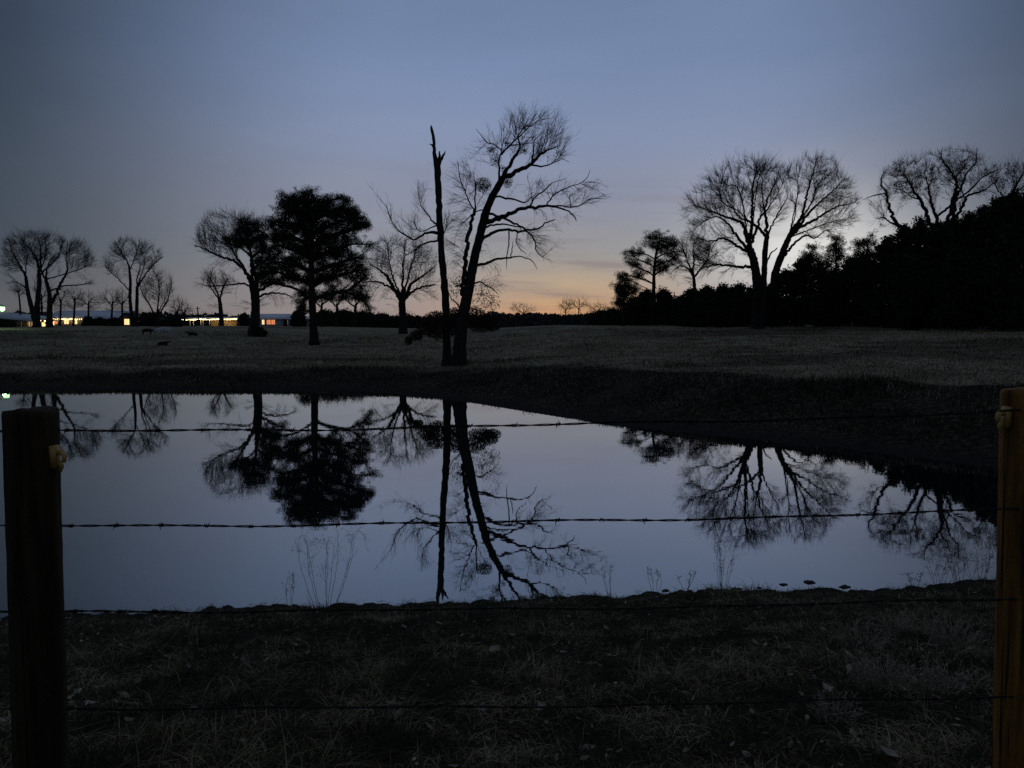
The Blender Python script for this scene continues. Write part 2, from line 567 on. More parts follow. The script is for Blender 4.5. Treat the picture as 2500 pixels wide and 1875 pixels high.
ang = np.concatenate([np.linspace(-42, 42, 620), np.linspace(42, 318, 120)[1:-1]])
ang = np.radians(ang)
rad = np.concatenate([np.geomspace(.4, 12, 170), np.geomspace(12, 70, 190)[1:], np.geomspace(70, 3000, 60)[1:]])
AA, RR = np.meshgrid(ang, rad)
GX, GY = RR * np.sin(AA), RR * np.cos(AA)
GZ, GS, GW = terrain(GX, GY)
na, nr = len(ang), len(rad)
V = np.stack([GX, GY, GZ], -1).reshape(-1, 3)
j, i = np.meshgrid(np.arange(nr - 1), np.arange(na), indexing='ij')
FQ = np.stack([j * na + i, j * na + (i + 1) % na, (j + 1) * na + (i + 1) % na, (j + 1) * na + i], -1).reshape(-1, 4)[:, ::-1]
V = np.concatenate([V, [[0, 0, gz(0, 0)]]])
ii = np.arange(na)
FT = np.stack([ii, np.full(na, na * nr), (ii + 1) % na], 1)[:, ::-1]
ground = mesh_np('ground', V, [FQ, FT], M['ground'], smooth=True)
tag(ground, kind='structure')


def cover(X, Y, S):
    """1 on the dry pasture, 0 on the darker ground of the bank, with an uneven edge and worn patches"""
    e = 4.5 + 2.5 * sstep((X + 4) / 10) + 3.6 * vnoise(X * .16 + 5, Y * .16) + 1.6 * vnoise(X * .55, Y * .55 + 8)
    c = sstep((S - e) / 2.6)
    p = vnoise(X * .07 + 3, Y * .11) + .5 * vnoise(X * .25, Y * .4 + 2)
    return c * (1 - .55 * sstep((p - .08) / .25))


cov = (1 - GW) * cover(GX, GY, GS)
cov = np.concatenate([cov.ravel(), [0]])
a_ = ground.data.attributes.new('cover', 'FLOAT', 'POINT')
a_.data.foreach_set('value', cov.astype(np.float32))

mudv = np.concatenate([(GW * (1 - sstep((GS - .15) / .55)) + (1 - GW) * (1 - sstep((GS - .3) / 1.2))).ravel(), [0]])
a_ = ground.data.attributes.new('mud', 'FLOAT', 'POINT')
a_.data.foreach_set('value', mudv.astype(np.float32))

# water sheet, edge tucked under the banks
cx_, cy_ = POND.mean(0)
PW = POND + nrm(POND - POND.mean(0)) * 0.7
wn_ = len(PW)
import bmesh
bm = bmesh.new()
vs = [bm.verts.new((p[0], p[1], 0.0)) for p in PW]
bm.faces.new(vs)
bmesh.ops.triangulate(bm, faces=bm.faces[:])
for f in bm.faces:
    if f.normal.z < 0:
        f.normal_flip()
me = bpy.data.meshes.new('pond_water')
bm.to_mesh(me)
bm.free()
me.materials.append(M['water'])
pond = bpy.data.objects.new('pond_water', me)
COL.objects.link(pond)
tag(pond, kind='structure')


# ------------------------------------------------------------------ trees
def crop(ox, oy, k):
    return lambda x, y: (ox + x * k, oy + y * k)


C1 = crop(0, 500, 500 / 2212)
C2 = crop(400, 430, 600 / 2212)
C3 = crop(880, 220, 640 / 2212)
C4 = crop(880, 600, 640 / 2212)
C5 = crop(1480, 340, 660 / 2212)
C6 = crop(2000, 340, 500 / 1659)
DD = lambda x, y: (x * K, y * K)


def unit_dirs(n, r):
    return nrm(r.standard_normal((n, 3)))


def cluster_grow(p, d, tips, r):
    """branch from p towards all tips by repeated forking; returns segments (A, B, count)"""
    SA, SB, SN = [], [], []
    stack = [(np.asarray(p, float), np.asarray(d, float), tips)]
    while stack:
        p, d, T = stack.pop()
        n = len(T)
        if n == 1:
            L = np.linalg.norm(T[0] - p)
            mid = p + (T[0] - p) * .5 + d * L * .10 + r.standard_normal(3) * L * .06
            SA += [p, mid]; SB += [mid, T[0]]; SN += [1, 1]
            continue
        v = T - p
        dv = nrm(v) + .25 * v / (np.abs(v).max() + 1e-6)
        s0 = dv[r.integers(n)]
        s1 = dv[np.argmax(((dv - s0) ** 2).sum(1))]
        for _ in range(2):
            lab = ((dv - s0) ** 2).sum(1) > ((dv - s1) ** 2).sum(1)
            if lab.all() or not lab.any():
                break
            s0, s1 = dv[~lab].mean(0), dv[lab].mean(0)
        if lab.all() or not lab.any():
            lab = np.arange(n) < n // 2
        for m in (lab, ~lab):
            Tk = T[m]
            c = Tk.mean(0)
            L = np.linalg.norm(c - p)
            dc = (c - p) / max(L, 1e-6)
            pj = (Tk - p) @ dc
            Lq = max(r.uniform(.4, .62) * pj.min(), .2 * L)
            q = p + dc * Lq + d * Lq * .22 + r.standard_normal(3) * Lq * .07
            SA.append(p); SB.append(q); SN.append(len(Tk))
            stack.append((q, nrm(q - p), Tk))
    return SA, SB, SN


def spawn_twigs(A, B, r, count, length, rad, up=.25, spread=.9, down=0.0, centre=None):
    """side shoots along segments A-B (weighted by length), two segments each"""
    L = np.linalg.norm(B - A, axis=1)
    idx = r.choice(len(A), size=count, p=L / L.sum())
    tt = r.random((count, 1))
    p = A[idx] + (B[idx] - A[idx]) * tt
    d = nrm(nrm(B[idx] - A[idx]) + unit_dirs(count, r) * spread + np.array([0, 0, up - down]))
    if centre is not None:
        d = nrm(d + nrm(p - centre) * .75)
    ln = (length * np.exp(r.normal(0, .4, count)))[:, None]
    m = p + d * ln * .5
    d2 = nrm(d + unit_dirs(count, r) * .35 + np.array([0, 0, up * .8 - down]))
    e = m + d2 * ln * .5
    A2, B2 = np.concatenate([p, m]), np.concatenate([m, e])
    ra = np.concatenate([np.full(count, rad), np.full(count, rad * .8)])
    rb = np.concatenate([np.full(count, rad * .8), np.full(count, rad * .45)])
    return A2, B2, ra, rb


def blob_points(blobs, n, D, r, conv, depth=1.0, shell=.0, flat=None):
    """points inside ellipsoids given as (x, y, rx, ry[, weight[, dy]]) in crop pixels"""
    w = np.array([(b_[4] if len(b_) > 4 else 1.0) * b_[2] * b_[3] for b_ in blobs])
    idx = r.choice(len(blobs), size=n, p=w / w.sum())
    u = unit_dirs(n, r)
    rr = r.random(n) ** (1 / 3.0)
    rr = rr * (1 - shell) + shell * (1 - .25 * r.random(n))
    u = u * rr[:, None]
    out_ = np.zeros((n, 3))
    k = conv(1, 0)[0] - conv(0, 0)[0]
    for j_ in range(len(blobs)):
        m = idx == j_
        if not m.any():
            continue
        b_ = blobs[j_]
        dy = b_[5] if len(b_) > 5 else 0.0
        c = P(*conv(b_[0], b_[1]), D)
        sx, sz = b_[2] * k * PXM(D), b_[3] * k * PXM(D)
        sy = depth * (sx if flat is None else flat)
        out_[m] = c + np.array([0, dy, 0]) + u[m] * np.array([sx, sy, sz])
    return out_


def limb_pts(path, D, conv, r, d0=0.0, slope=None):
    """path of (x, y, radius) in crop pixels -> world points + metric radii, wandering in depth"""
    pts = np.array([P(*conv(a[0], a[1]), D) for a in path])
    k = (conv(1, 0)[0] - conv(0, 0)[0]) * PXM(D)
    rad_ = np.array([a[2] * k for a in path])
    dist = np.concatenate([[0], np.cumsum(np.linalg.norm(np.diff(pts, axis=0), axis=1))])
    sl = r.uniform(-.55, .55) if slope is None else slope
    pts[:, 1] += d0 + sl * dist + .05 * dist.max() * np.sin(dist / max(dist.max(), .1) * 5 + r.uniform(0, 6))
    return np.concatenate([pts, rad_[:, None]], 1)


def blades(C, r, L, w, dirs=None):
    n = len(C)
    d = unit_dirs(n, r) if dirs is None else dirs
    ln = (L * r.uniform(.6, 1.25, n))[:, None]
    s = nrm(np.cross(d, unit_dirs(n, r))) * (w * r.uniform(.6, 1.3, n))[:, None] * .5
    a, b_, c = C - s, C + s, C + d * ln
    V_ = np.stack([a, b_, c], 1).reshape(-1, 3)
    return V_, np.arange(3 * n).reshape(-1, 3)


def leafquads(C, r, L, w):
    n = len(C)
    d = unit_dirs(n, r)
    ln = (L * r.uniform(.6, 1.3, n))[:, None]
    s = nrm(np.cross(d, unit_dirs(n, r))) * (w * r.uniform(.6, 1.3, n))[:, None] * .5
    V_ = np.stack([C - d * ln * .5, C + s, C + d * ln * .5, C - s], 1).reshape(-1, 3)
    return V_, np.arange(4 * n).reshape(-1, 4)


def bare_tree(name, label, D, conv, limbs, blobs, ntips, twigs, seed, twig_len=.55, twig_r=.009, rtip=.012, pw=.46,
              base=None, depth=.9, shell=.25, up=.25, down=0.0, spread=.9, n_main=1, cat='tree', barkmat='bark', sub=1.0, limb_attach=.25,
              extra=None, group=None):
    """limbs: list of (path, parent index or None). The first n_main are trunks reaching the ground."""
    r = np.random.default_rng(seed)
    k = (conv(1, 0)[0] - conv(0, 0)[0]) * PXM(D)
    L = []
    for li, (path, par) in enumerate(limbs):
        if par is None:
            q = limb_pts(path, D, conv, r, slope=r.uniform(-.06, .06) if li < n_main else None)
        else:
            q = limb_pts(path, D, conv, r)
            pl = L[par]
            j_ = np.argmin(((pl[:, [0, 2]] - q[0, [0, 2]]) ** 2).sum(1))
            q[:, 1] += pl[j_, 1] - q[0, 1]
            q[0, :3] = pl[j_, :3]
        q = spline(q, max(.18, 5 * k))
        q[:, 3] = np.maximum(q[:, 3], .006)
        L.append(q)
    b0 = L[0][0]
    zg = gz(b0[0], b0[1])
    root = thing(name, label, cat, (b0[0], b0[1], zg), group)
    ts = Soup()
    ls = Soup()
    for li, q in enumerate(L):
        if li < n_main:
            foot = q[0].copy()
            foot[2] = gz(foot[0], foot[1]) - .15
            if foot[2] < q[0, 2] - .2:
                kk = max(2, int((q[0, 2] - foot[2]) / .4))
                low = foot + (q[0] - foot) * np.linspace(0, 1, kk, endpoint=False)[:, None]
                q = np.concatenate([low, q])
            q = q[q[:, 2] > gz(foot[0], foot[1]) - .3]
            h = q[:, 2] - q[0, 2]
            q[:, 3] *= 1 + .55 * np.exp(-h / (2.2 * q[0, 3] + .05))
            V_, a, c = tube(q[:, :3], q[:, 3], 9, .06, seed + li)
            ts.add(V_, a, c)
            L[li] = q
        else:
            jit = q[:, :3].copy()
            jit[1:-1] += r.standard_normal((len(q) - 2, 3)) * (.25 * q[1:-1, 3:4] + .012)
            V_, a, c = tube(jit, q[:, 3], 6 if q[:, 3].max() > .05 else 4, .07, seed + li)
            ls.add(V_, a, c)
    ts.build('trunk', M[barkmat], root, True)
    cs = Soup()
    if ls.v:
        cs.add(np.concatenate(ls.v), *( [np.concatenate(ls.q)] + ([np.concatenate(ls.t)] if ls.t else [])))
    # attachment points on the traced limbs
    AP, AD, AR = [], [], []
    for li, q in enumerate(L):
        m = len(q)
        lo = int(m * (limb_attach if li >= n_main else .55))
        dd_ = nrm(np.gradient(q[:, :3], axis=0))
        for jj in range(lo, m):
            AP.append(q[jj, :3]); AD.append(dd_[jj]); AR.append(q[jj, 3])
    AP, AD, AR = np.array(AP), np.array(AD), np.array(AR)
    tips = blob_points(blobs, ntips, D, r, conv, depth, shell)
    v = tips[:, None] - AP[None]
    dist = np.linalg.norm(v, axis=2)
    cs_ = (v * AD[None]).sum(2) / np.maximum(dist, 1e-6)
    cost = dist * (1 + .75 * (1 - cs_))
    own = np.argmin(cost, 1)
    SA, SB, SN = [], [], []
    for a in np.unique(own):
        x, y, z_ = cluster_grow(AP[a], AD[a], tips[own == a], r)
        SA += x; SB += y; SN += z_
    SA, SB, SN = np.array(SA), np.array(SB), np.array(SN, float)
    rr = rtip * SN ** pw
    V_, Fq = frusta(SA, SB, rr * 1.08, rr * .92, 4)
    cs.add(V_, Fq)
    fine = SN <= 5
    if twigs and twigs < 1:
        # as many twigs as give that share of covered sky inside the crown
        gx_, gy_ = np.meshgrid(np.linspace(min(b_[0] - b_[2] for b_ in blobs), max(b_[0] + b_[2] for b_ in blobs), 120), np.linspace(min(b_[1] - b_[3] for b_ in blobs), max(b_[1] + b_[3] for b_ in blobs), 120))
        ins_ = np.zeros(gx_.shape, bool)
        for b_ in blobs:
            ins_ |= ((gx_ - b_[0]) / b_[2]) ** 2 + ((gy_ - b_[1]) / b_[3]) ** 2 < 1
        area = ins_.mean() * (gx_.max() - gx_.min()) * (gy_.max() - gy_.min()) * k * k
        got = (np.linalg.norm(SB - SA, axis=1) * 2 * rr)[SN <= 8].sum() * .75
        per_ = .75 * (twig_len * 1.08 * 2 * twig_r * .75 + sub * twig_len * .55 * 1.08 * 2 * twig_r * .7 * .75)
        twigs = int(np.clip((-math.log(1 - twigs) * area - got) / per_, 300, 14000))
    ctr = L[0][-1, :3] * np.array([1, 1, 1.0])
    if twigs:
        A2, B2, ra, rb = spawn_twigs(SA[fine], SB[fine], r, twigs, twig_len, twig_r, up, spread, down, ctr)
        V_, Fq = frusta(A2, B2, ra, rb, 3)
        cs.add(V_, Fq)
        if sub:
            A3, B3, ra, rb = spawn_twigs(A2, B2, r, int(twigs * sub), twig_len * .55, twig_r * .7, up, spread, down, ctr)
            V_, Fq = frusta(A3, B3, ra, rb, 3)
            cs.add(V_, Fq)
    cs.build('crown', M['twig'] if barkmat == 'bark' else M[barkmat], root)
    if extra:
        extra(root, D, conv, r, SA, SB)
    return root


def clumps(name, pts_blobs, n, mat_key, L, w, kind='quad'):
    def f(root, D, conv, r, SA, SB):
        C = blob_points(pts_blobs, n, D, r, conv, .8)
        s = Soup()
        s.add(*(leafquads(C, r, L, w) if kind == 'quad' else blades(C, r, L, w)))
        # short stalks hold the clumps together
        for b_ in pts_blobs:
            c = P(*conv(b_[0], b_[1]), D)
            k = (conv(1, 0)[0] - conv(0, 0)[0]) * PXM(D)
            m = 24
            e = c + unit_dirs(m, r) * np.array([b_[2], b_[2] * .8, b_[3]]) * k * r.random((m, 1))
            V_, Fq = frusta(np.repeat(c[None], m, 0), e, np.full(m, .012), np.full(m, .005), 3)
            s.add(V_, Fq)
        s.build(name, M[mat_key], root)
    return f


def scatter_clumps(name, nclump, per, rad_, mat_key, L, w, seed):
    def f(root, D, conv, r, SA, SB):
        r2 = np.random.default_rng(seed)
        idx = r2.choice(len(SB), nclump)
        C = np.repeat(SB[idx], per, 0) + r2.standard_normal((nclump * per, 3)) * rad_ * r2.uniform(.4, 1.3, (nclump, 1)).repeat(per, 0)
        s = Soup()
        s.add(*leafquads(C, r2, L, w))
        s.build(name, M[mat_key], root)
    return f


def both(*fs_):
    def f(*a):
        for g in fs_:
            g(*a)
    return f


def pine_tree(name, label, D, conv, trunk, blobs, ntuft, per, seed, tuft_r=.42, needle=.34, nw=.045, depth=.8, mat_key='needle', rtip=.018,
              group=None, dark=1.0, twiggy=0):
    r = np.random.default_rng(seed)
    q = limb_pts(trunk, D, conv, r, slope=r.uniform(-.03, .03))
    q = spline(q, .35)
    b0 = q[0]
    zg = gz(b0[0], b0[1])
    root = thing(name, label, 'tree', (b0[0], b0[1], zg), group)
    if zg - .15 < q[0, 2] - .2:
        foot = q[0].copy(); foot[2] = zg - .15
        kk = max(2, int((q[0, 2] - foot[2]) / .4))
        q = np.concatenate([foot + (q[0] - foot) * np.linspace(0, 1, kk, endpoint=False)[:, None], q])
    q = q[q[:, 2] > zg - .3]
    h = q[:, 2] - q[0, 2]
    q[:, 3] *= 1 + .5 * np.exp(-h / (2 * q[0, 3] + .05))
    V_, a, c = tube(q[:, :3], q[:, 3], 9, .06, seed)
    s = Soup(); s.add(V_, a, c); s.build('trunk', M['bark'], root, True)
    nl = max(8, ntuft // 7)
    tips = blob_points(blobs, nl, D, r, conv, depth, .15)[r.integers(0, nl, ntuft)] + r.standard_normal((ntuft, 3)) * tuft_r * np.array([.95, .95, .7])
    AP = q[int(len(q) * .3):, :3]
    # limbs leave the trunk a little below the clumps they carry
    v = tips[:, None] - AP[None]
    dist = np.linalg.norm(v, axis=2)
    cost = dist + 1.2 * np.maximum(AP[None, :, 2] - tips[:, None, 2] + .25 * dist, 0)
    # gather the clumps of one mass on one limb
    own = np.argmin(cost, 1) // 3 * 3
    own = np.minimum(own, len(AP) - 1)
    for a in np.unique(own):
        T = tips[own == a]
        d0 = nrm(T.mean(0) - AP[a])
        x, y, z_ = cluster_grow(AP[a], d0, T, r)
        rr = rtip * np.array(z_, float) ** .42
        s = Soup()
        s.add(*frusta(np.array(x), np.array(y), rr * 1.08, rr * .92, 4))
        s.build('limb', M['bark'], root)
    u = unit_dirs(ntuft * per, r)
    sc_ = r.uniform(.6, 1.35, ntuft).repeat(per)[:, None]
    C = tips.repeat(per, 0) + u * (r.random((ntuft * per, 1)) ** .5) * tuft_r * sc_ * np.array([1, 1, .8])
    s = Soup()
    s.add(*blades(C, r, needle, nw, nrm(u + unit_dirs(ntuft * per, r) * .6 + np.array([0, 0, .3]))))
    s.build('crown', M[mat_key], root)
    return root


# --- dead snag with a forked broken top
def build_snag():
    D = 41.0
    conv = C3
    r = np.random.default_rng(11)
    path = [(722, 2350, 36), (720, 2200, 33), (719, 2073, 32), (715, 1853, 31), (705, 1663, 30), (695, 1550, 30), (685, 1400, 28), (680, 1250, 27),
            (672, 1100, 26), (668, 950, 25), (662, 800, 26), (657, 700, 27), (652, 640, 25), (638, 590, 18), (630, 540, 14), (622, 450, 13), (616, 395, 12), (605, 345, 11), (598, 312, 8), (596, 298, 2)]
    q = spline(limb_pts(path, D, conv, r, slope=.02), .22)
    zg = gz(q[0, 0], q[0, 1])
    root = thing('dead_tree', 'tall dead tree trunk with a broken forked top on the pond bank', 'tree', (q[0, 0], q[0, 1], zg))
    foot = q[0].copy(); foot[2] = zg - .2
    q = np.concatenate([[foot], q]) if foot[2] < q[0, 2] else q[q[:, 2] > zg - .2]
    h = q[:, 2] - q[0, 2]
    q[:, 3] *= 1 + .5 * np.exp(-h / .7)
    q[1:-3, :3] += r.standard_normal((len(q) - 4, 3)) * .012
    s = Soup(); V_, a, c = tube(q[:, :3], q[:, 3], 10, .07, 3); s.add(V_, a, c)
    s.build('trunk', M['deadwood'], root, True)
    yb = float(np.interp(P(*conv(660, 640), D)[2], q[:, 2], q[:, 1]))

    def lim(path, nm, slope=None):
        p = limb_pts(path, D, conv, r, slope=slope)
        p[:, 1] += yb - p[0, 1]
        p = spline(p, .16)
        p[1:-1, :3] += r.standard_normal((len(p) - 2, 3)) * (.2 * p[1:-1, 3:4] + .008)
        s_ = Soup(); V__, a_, c_ = tube(p[:, :3], p[:, 3], 6, .09, int(r.integers(1e6))); s_.add(V__, a_, c_)
        return p, s_
    for pth in ([(655, 690, 17), (664, 640, 14), (672, 590, 12), (676, 545, 8), (674, 528, 4)],
                [(662, 670, 15), (684, 615, 13), (703, 565, 10), (714, 540, 7), (720, 524, 2)],
                [(620, 492, 9), (606, 478, 7), (588, 470, 2)], [(664, 740, 9), (680, 732, 6), (686, 720, 2)], [(684, 890, 5), (691, 905, 4), (692, 925, 1)]):
        _, s_ = lim(pth, 'stub', .05)
        s_.build('broken_stub', M['deadwood'], root, True)
    for pth in ([(664, 1218, 13), (590, 1205, 10), (530, 1230, 9), (462, 1270, 8), (400, 1242, 7), (330, 1195, 6), (280, 1120, 4), (240, 1020, 2), (225, 960, 1)],
                [(664, 1155, 10), (610, 1110, 7), (560, 1040, 5), (510, 970, 4), (487, 900, 2.5), (490, 840, 1)],
                [(664, 1145, 7), (600, 1175, 5), (510, 1202, 4), (465, 1130, 2)],
                [(672, 1275, 9), (580, 1287, 7), (510, 1322, 6), (440, 1372, 4), (390, 1402, 2)],
                [(688, 1260, 6), (715, 1200, 4), (735, 1150, 2)]):
        p, s_ = lim(pth, 'limb')
        A, B = p[:-1, :3], p[1:, :3]
        m = len(p) > 8
        a0 = int(len(A) * .35)
        A2, B2, ra, rb = spawn_twigs(A[a0:], B[a0:], r, 26, .6, .008, .3, .9)
        s_.add(*frusta(A2, B2, ra, rb, 3))
        A3, B3, ra, rb = spawn_twigs(A2, B2, r, 70, .4, .005, .2, .8)
        s_.add(*frusta(A3, B3, ra, rb, 3))
        A4, B4, ra, rb = spawn_twigs(A3, B3, r, 90, .25, .004, .2, .8)
        s_.add(*frusta(A4, B4, ra, rb, 3))
        s_.build('limb', M['deadwood'], root)


build_snag()

# --- the big tree leaning to the right beside it
lean = [
    ([(838, 2330, 52), (842, 2200, 49), (852, 2073, 48), (868, 1913, 48), (903, 1743, 46), (930, 1590, 43), (960, 1420, 37), (998, 1250, 36), (1030, 1110, 36),
      (1065, 985, 33), (1110, 875, 30), (1163, 785, 28), (1205, 712, 24)], None),
    ([(1205, 715, 20), (1255, 610, 15), (1318, 495, 11), (1345, 440, 8), (1335, 345, 6), (1390, 255, 4), (1425, 165, 2)], 0),
    ([(1205, 720, 22), (1290, 672, 20), (1380, 622, 17), (1455, 572, 14), (1530, 500, 11), (1610, 456, 7), (1700, 425, 3)], 0),
    ([(1455, 600, 9), (1530, 606, 7), (1610, 590, 5), (1700, 552, 3), (1770, 575, 1.5)], 2),
    ([(1450, 575, 8), (1470, 430, 6), (1482, 340, 4), (1560, 250, 2)], 2),
    ([(1070, 1105, 22), (1160, 1072, 19), (1250, 1042, 17), (1330, 1006, 15), (1420, 985, 13), (1500, 986, 12), (1570, 976, 10), (1650, 990, 8), (1730, 1015, 6), (1790, 1070, 5), (1812, 1122, 3)], 0),
    ([(1570, 976, 7), (1700, 966, 6), (1830, 971, 5), (1920, 912, 4), (2020, 880, 3), (2110, 872, 1.5)], 5),
    ([(1420, 985, 7), (1480, 892, 6), (1560, 822, 5), (1640, 742, 3.5), (1760, 700, 1.5)], 5),
    ([(1560, 965, 6), (1640, 882, 5), (1760, 832, 4), (1880, 792, 3), (1922, 700, 1.5)], 5),
    ([(1770, 965, 4), (1776, 882, 3.5), (1800, 842, 2)], 6),
    ([(1120, 1020, 12), (1200, 1062, 10), (1290, 1102, 9), (1370, 1142, 8), (1420, 1165, 8), (1520, 1140, 7), (1580, 1096, 6), (1650, 1075, 4)], 0),
    ([(1020, 1280, 15), (1080, 1212, 13), (1150, 1176, 12), (1230, 1166, 11), (1330, 1182, 10), (1400, 1182, 8), (1450, 1232, 7), (1480, 1302, 6), (1490, 1372, 4), (1560, 1420, 2)], 0),
    ([(1330, 1190, 5), (1315, 1262, 4), (1340, 1330, 4), (1400, 1382, 2)], 11),
    ([(1258, 1182, 6), (1250, 1290, 5), (1230, 1400, 4), (1232, 1500, 1.5)], 11),
    ([(1060, 1170, 9), (1120, 1126, 8), (1200, 1120, 7), (1290, 1142, 6), (1370, 1152, 4)], 0),
    ([(965, 1520, 14), (1040, 1462, 12), (1110, 1436, 11), (1190, 1416, 9), (1270, 1408, 7), (1340, 1396, 5), (1440, 1422, 4), (1500, 1500, 2)], 0),
    ([(1268, 1410, 5), (1280, 1330, 4), (1290, 1260, 2)], 15),
    ([(1135, 885, 9), (1250, 895, 8), (1330, 915, 7), (1390, 930, 6), (1450, 880, 4), (1500, 840, 2)], 0),
    ([(1150, 800, 11), (1172, 700, 9), (1162, 600, 7), (1190, 520, 6), (1130, 470, 5), (1050, 440, 4), (980, 350, 2)], 0),
    ([(862, 1760, 24), (866, 1690, 22), (877, 1560, 20), (890, 1400, 18), (906, 1300, 17), (930, 1150, 15), (955, 1040, 13), (970, 1000, 11)], 0),
    ([(970, 1002, 7), (935, 970, 6), (890, 880, 5), (850, 760, 4), (830, 640, 2.5)], 19),
    ([(970, 1000, 8), (965, 920, 6), (960, 800, 5), (950, 700, 3), (940, 640, 2)], 19),
    ([(1085, 960, 9), (1040, 990, 7), (970, 1010, 5), (880, 1080, 3), (800, 1180, 1.5)], 0),
    ([(925, 1640, 9), (1000, 1620, 7), (1090, 1660, 5), (1160, 1720, 3)], 0),
    ([(880, 1900, 8), (820, 1800, 6), (770, 1760, 4), (730, 1650, 2)], 0),
    ([(872, 1860, 9), (800, 1890, 7), (680, 1930, 6), (560, 2000, 5), (460, 2075, 4), (400, 2120, 2)], 0),
    ([(868, 1880, 8), (960, 1915, 6), (1050, 1945, 5), (1130, 1985, 3)], 0),
    ([(560, 2000, 4), (620, 2060, 3), (700, 2050, 2)], 25),
]
lean_blobs = [(1470, 330, 300, 190, 2.0), (1330, 430, 190, 180), (1640, 480, 190, 130), (1100, 500, 140, 150, .7), (880, 750, 110, 190, .9), (830, 1030, 110, 190, .8),
              (1640, 860, 270, 130, .9), (1950, 870, 170, 90, .9), (1480, 1250, 190, 170, .6), (1560, 1350, 130, 110, .5), (1060, 1400, 120, 130, .6),
              (800, 1350, 90, 200, .7), (1130, 1620, 110, 130, .7), (780, 1700, 70, 130, .7), (1010, 850, 110, 120, .6), (1330, 760, 120, 90, .35), (1650, 1080, 200, 60, .5)]
leaf_low = [(1020, 1720, 130, 120, .07), (1100, 1800, 90, 90, .12), (960, 1900, 110, 80, .8), (1080, 1950, 90, 60, .9), (1110, 1990, 80, 50, .9), (1010, 1990, 110, 60, .9),
            (800, 1930, 110, 100, .9), (640, 1950, 120, 90, .9), (560, 2010, 90, 70, .9), (470, 2070, 60, 50, 1.0), (405, 2115, 35, 40, 1.0), (640, 2060, 80, 50, .7), (760, 2030, 90, 50, .8), (820, 1650, 90, 110, .12)]
bare_tree('leaning_tree', 'large bare tree leaning to the right beside the dead trunk', 41.0, C3, lean, lean_blobs, 600, 0.3, 21, twig_len=0.42, twig_r=0.0042, rtip=0.0068, pw=.5, depth=.8, shell=.0, up=.12, n_main=1, sub=1.1, limb_attach=.12,
          extra=both(clumps('mistletoe', [(1035, 800, 75, 65, 2), (1105, 505, 45, 28), (1240, 770, 50, 60, 1.2), (1140, 590, 60, 60, .6), (1380, 510, 45, 35, .5), (1240, 450, 25, 25), (1200, 660, 25, 30)], 2300, 'mistletoe', .085, .032),
                     clumps('low_foliage', leaf_low, 15000, 'dryleaf', .1, .05)))

# --- bare tree just left of the dead trunk
bare_tree('bare_tree', 'rounded bare tree right of the big pine, short trunk splitting low', 83.0, C4,
          [([(360, 735, 31), (355, 600, 29), (352, 500, 30), (350, 440, 28)], None),
           ([(345, 470, 20), (300, 385, 17), (250, 300, 14), (195, 235, 10), (120, 180, 6), (60, 150, 3)], 0),
           ([(348, 450, 15), (350, 350, 11), (350, 200, 8), (362, 60, 4), (360, -60, 2)], 0),
           ([(365, 460, 18), (400, 390, 15), (440, 330, 12), (540, 270, 8), (640, 200, 4)], 0),
           ([(365, 480, 14), (430, 390, 11), (510, 345, 8), (620, 320, 5)], 0),
           ([(335, 460, 13), (240, 345, 10), (110, 300, 7), (20, 310, 3)], 0),
           ([(350, 430, 11), (390, 300, 8), (430, 150, 5), (460, 20, 2)], 0),
           ([(330, 430, 10), (280, 280, 7), (250, 120, 4), (240, 0, 2)], 0)],
          [(350, 110, 320, 210, 2.2), (180, 330, 170, 110, .8), (560, 300, 150, 110, .8), (150, 450, 120, 60, .5), (560, 440, 110, 60, .4)],
          520, 0.46, 31, twig_len=0.5, twig_r=0.006, rtip=0.0095, shell=.3)

# --- oak behind the small pine, and other bare trees on the left
bare_tree('oak_tree', 'broad bare oak with a thick trunk just left of the big pine', 74.0, C2,
          [([(810, 1415, 38), (812, 1300, 34), (810, 1180, 33), (802, 1060, 34), (790, 980, 30)], None),
           ([(790, 1000, 22), (765, 915, 18), (720, 835, 15), (650, 772, 12), (540, 728, 9), (450, 682, 7), (360, 640, 4)], 0),
           ([(775, 950, 17), (690, 800, 12), (610, 700, 9), (550, 600, 6), (500, 480, 3)], 0),
           ([(795, 990, 20), (790, 850, 15), (770, 700, 11), (720, 560, 7), (690, 420, 4)], 0),
           ([(785, 1030, 12), (720, 968, 9), (560, 982, 7), (400, 992, 5), (350, 970, 2)], 0),
           ([(830, 1090, 12), (930, 1050, 9), (1050, 1058, 6), (1140, 1092, 3)], 0),
           ([(815, 1010, 16), (870, 880, 12), (900, 720, 8), (920, 560, 4)], 0),
           ([(830, 1060, 12), (960, 960, 9), (1060, 920, 5), (1140, 900, 3)], 0)],
          [(600, 500, 310, 190, 2), (390, 610, 120, 110, 1), (800, 480, 200, 160, 1), (500, 850, 190, 130, .5), (1030, 1120, 160, 70, .6), (700, 1130, 60, 90, .2), (380, 980, 90, 60, .3)],
          640, 0.5, 41, twig_len=0.5, twig_r=0.0055, rtip=0.0085, shell=.35)
bare_tree('small_bare_tree', 'small bare tree behind the string-lit shed', 118.0, C2,
          [([(515, 1275, 19), (508, 1160, 17), (500, 1100, 15)], None), ([(500, 1110, 10), (480, 1010, 7), (440, 900, 4)], 0), ([(505, 1110, 10), (540, 1000, 7), (570, 920, 3)], 0),
           ([(500, 1120, 8), (430, 1020, 5), (370, 960, 3)], 0)],
          [(470, 940, 120, 120, 1.5), (540, 980, 110, 100), (440, 1130, 60, 70, .3)], 240, 0.42, 43, twig_len=0.6, twig_r=0.008, rtip=0.011)
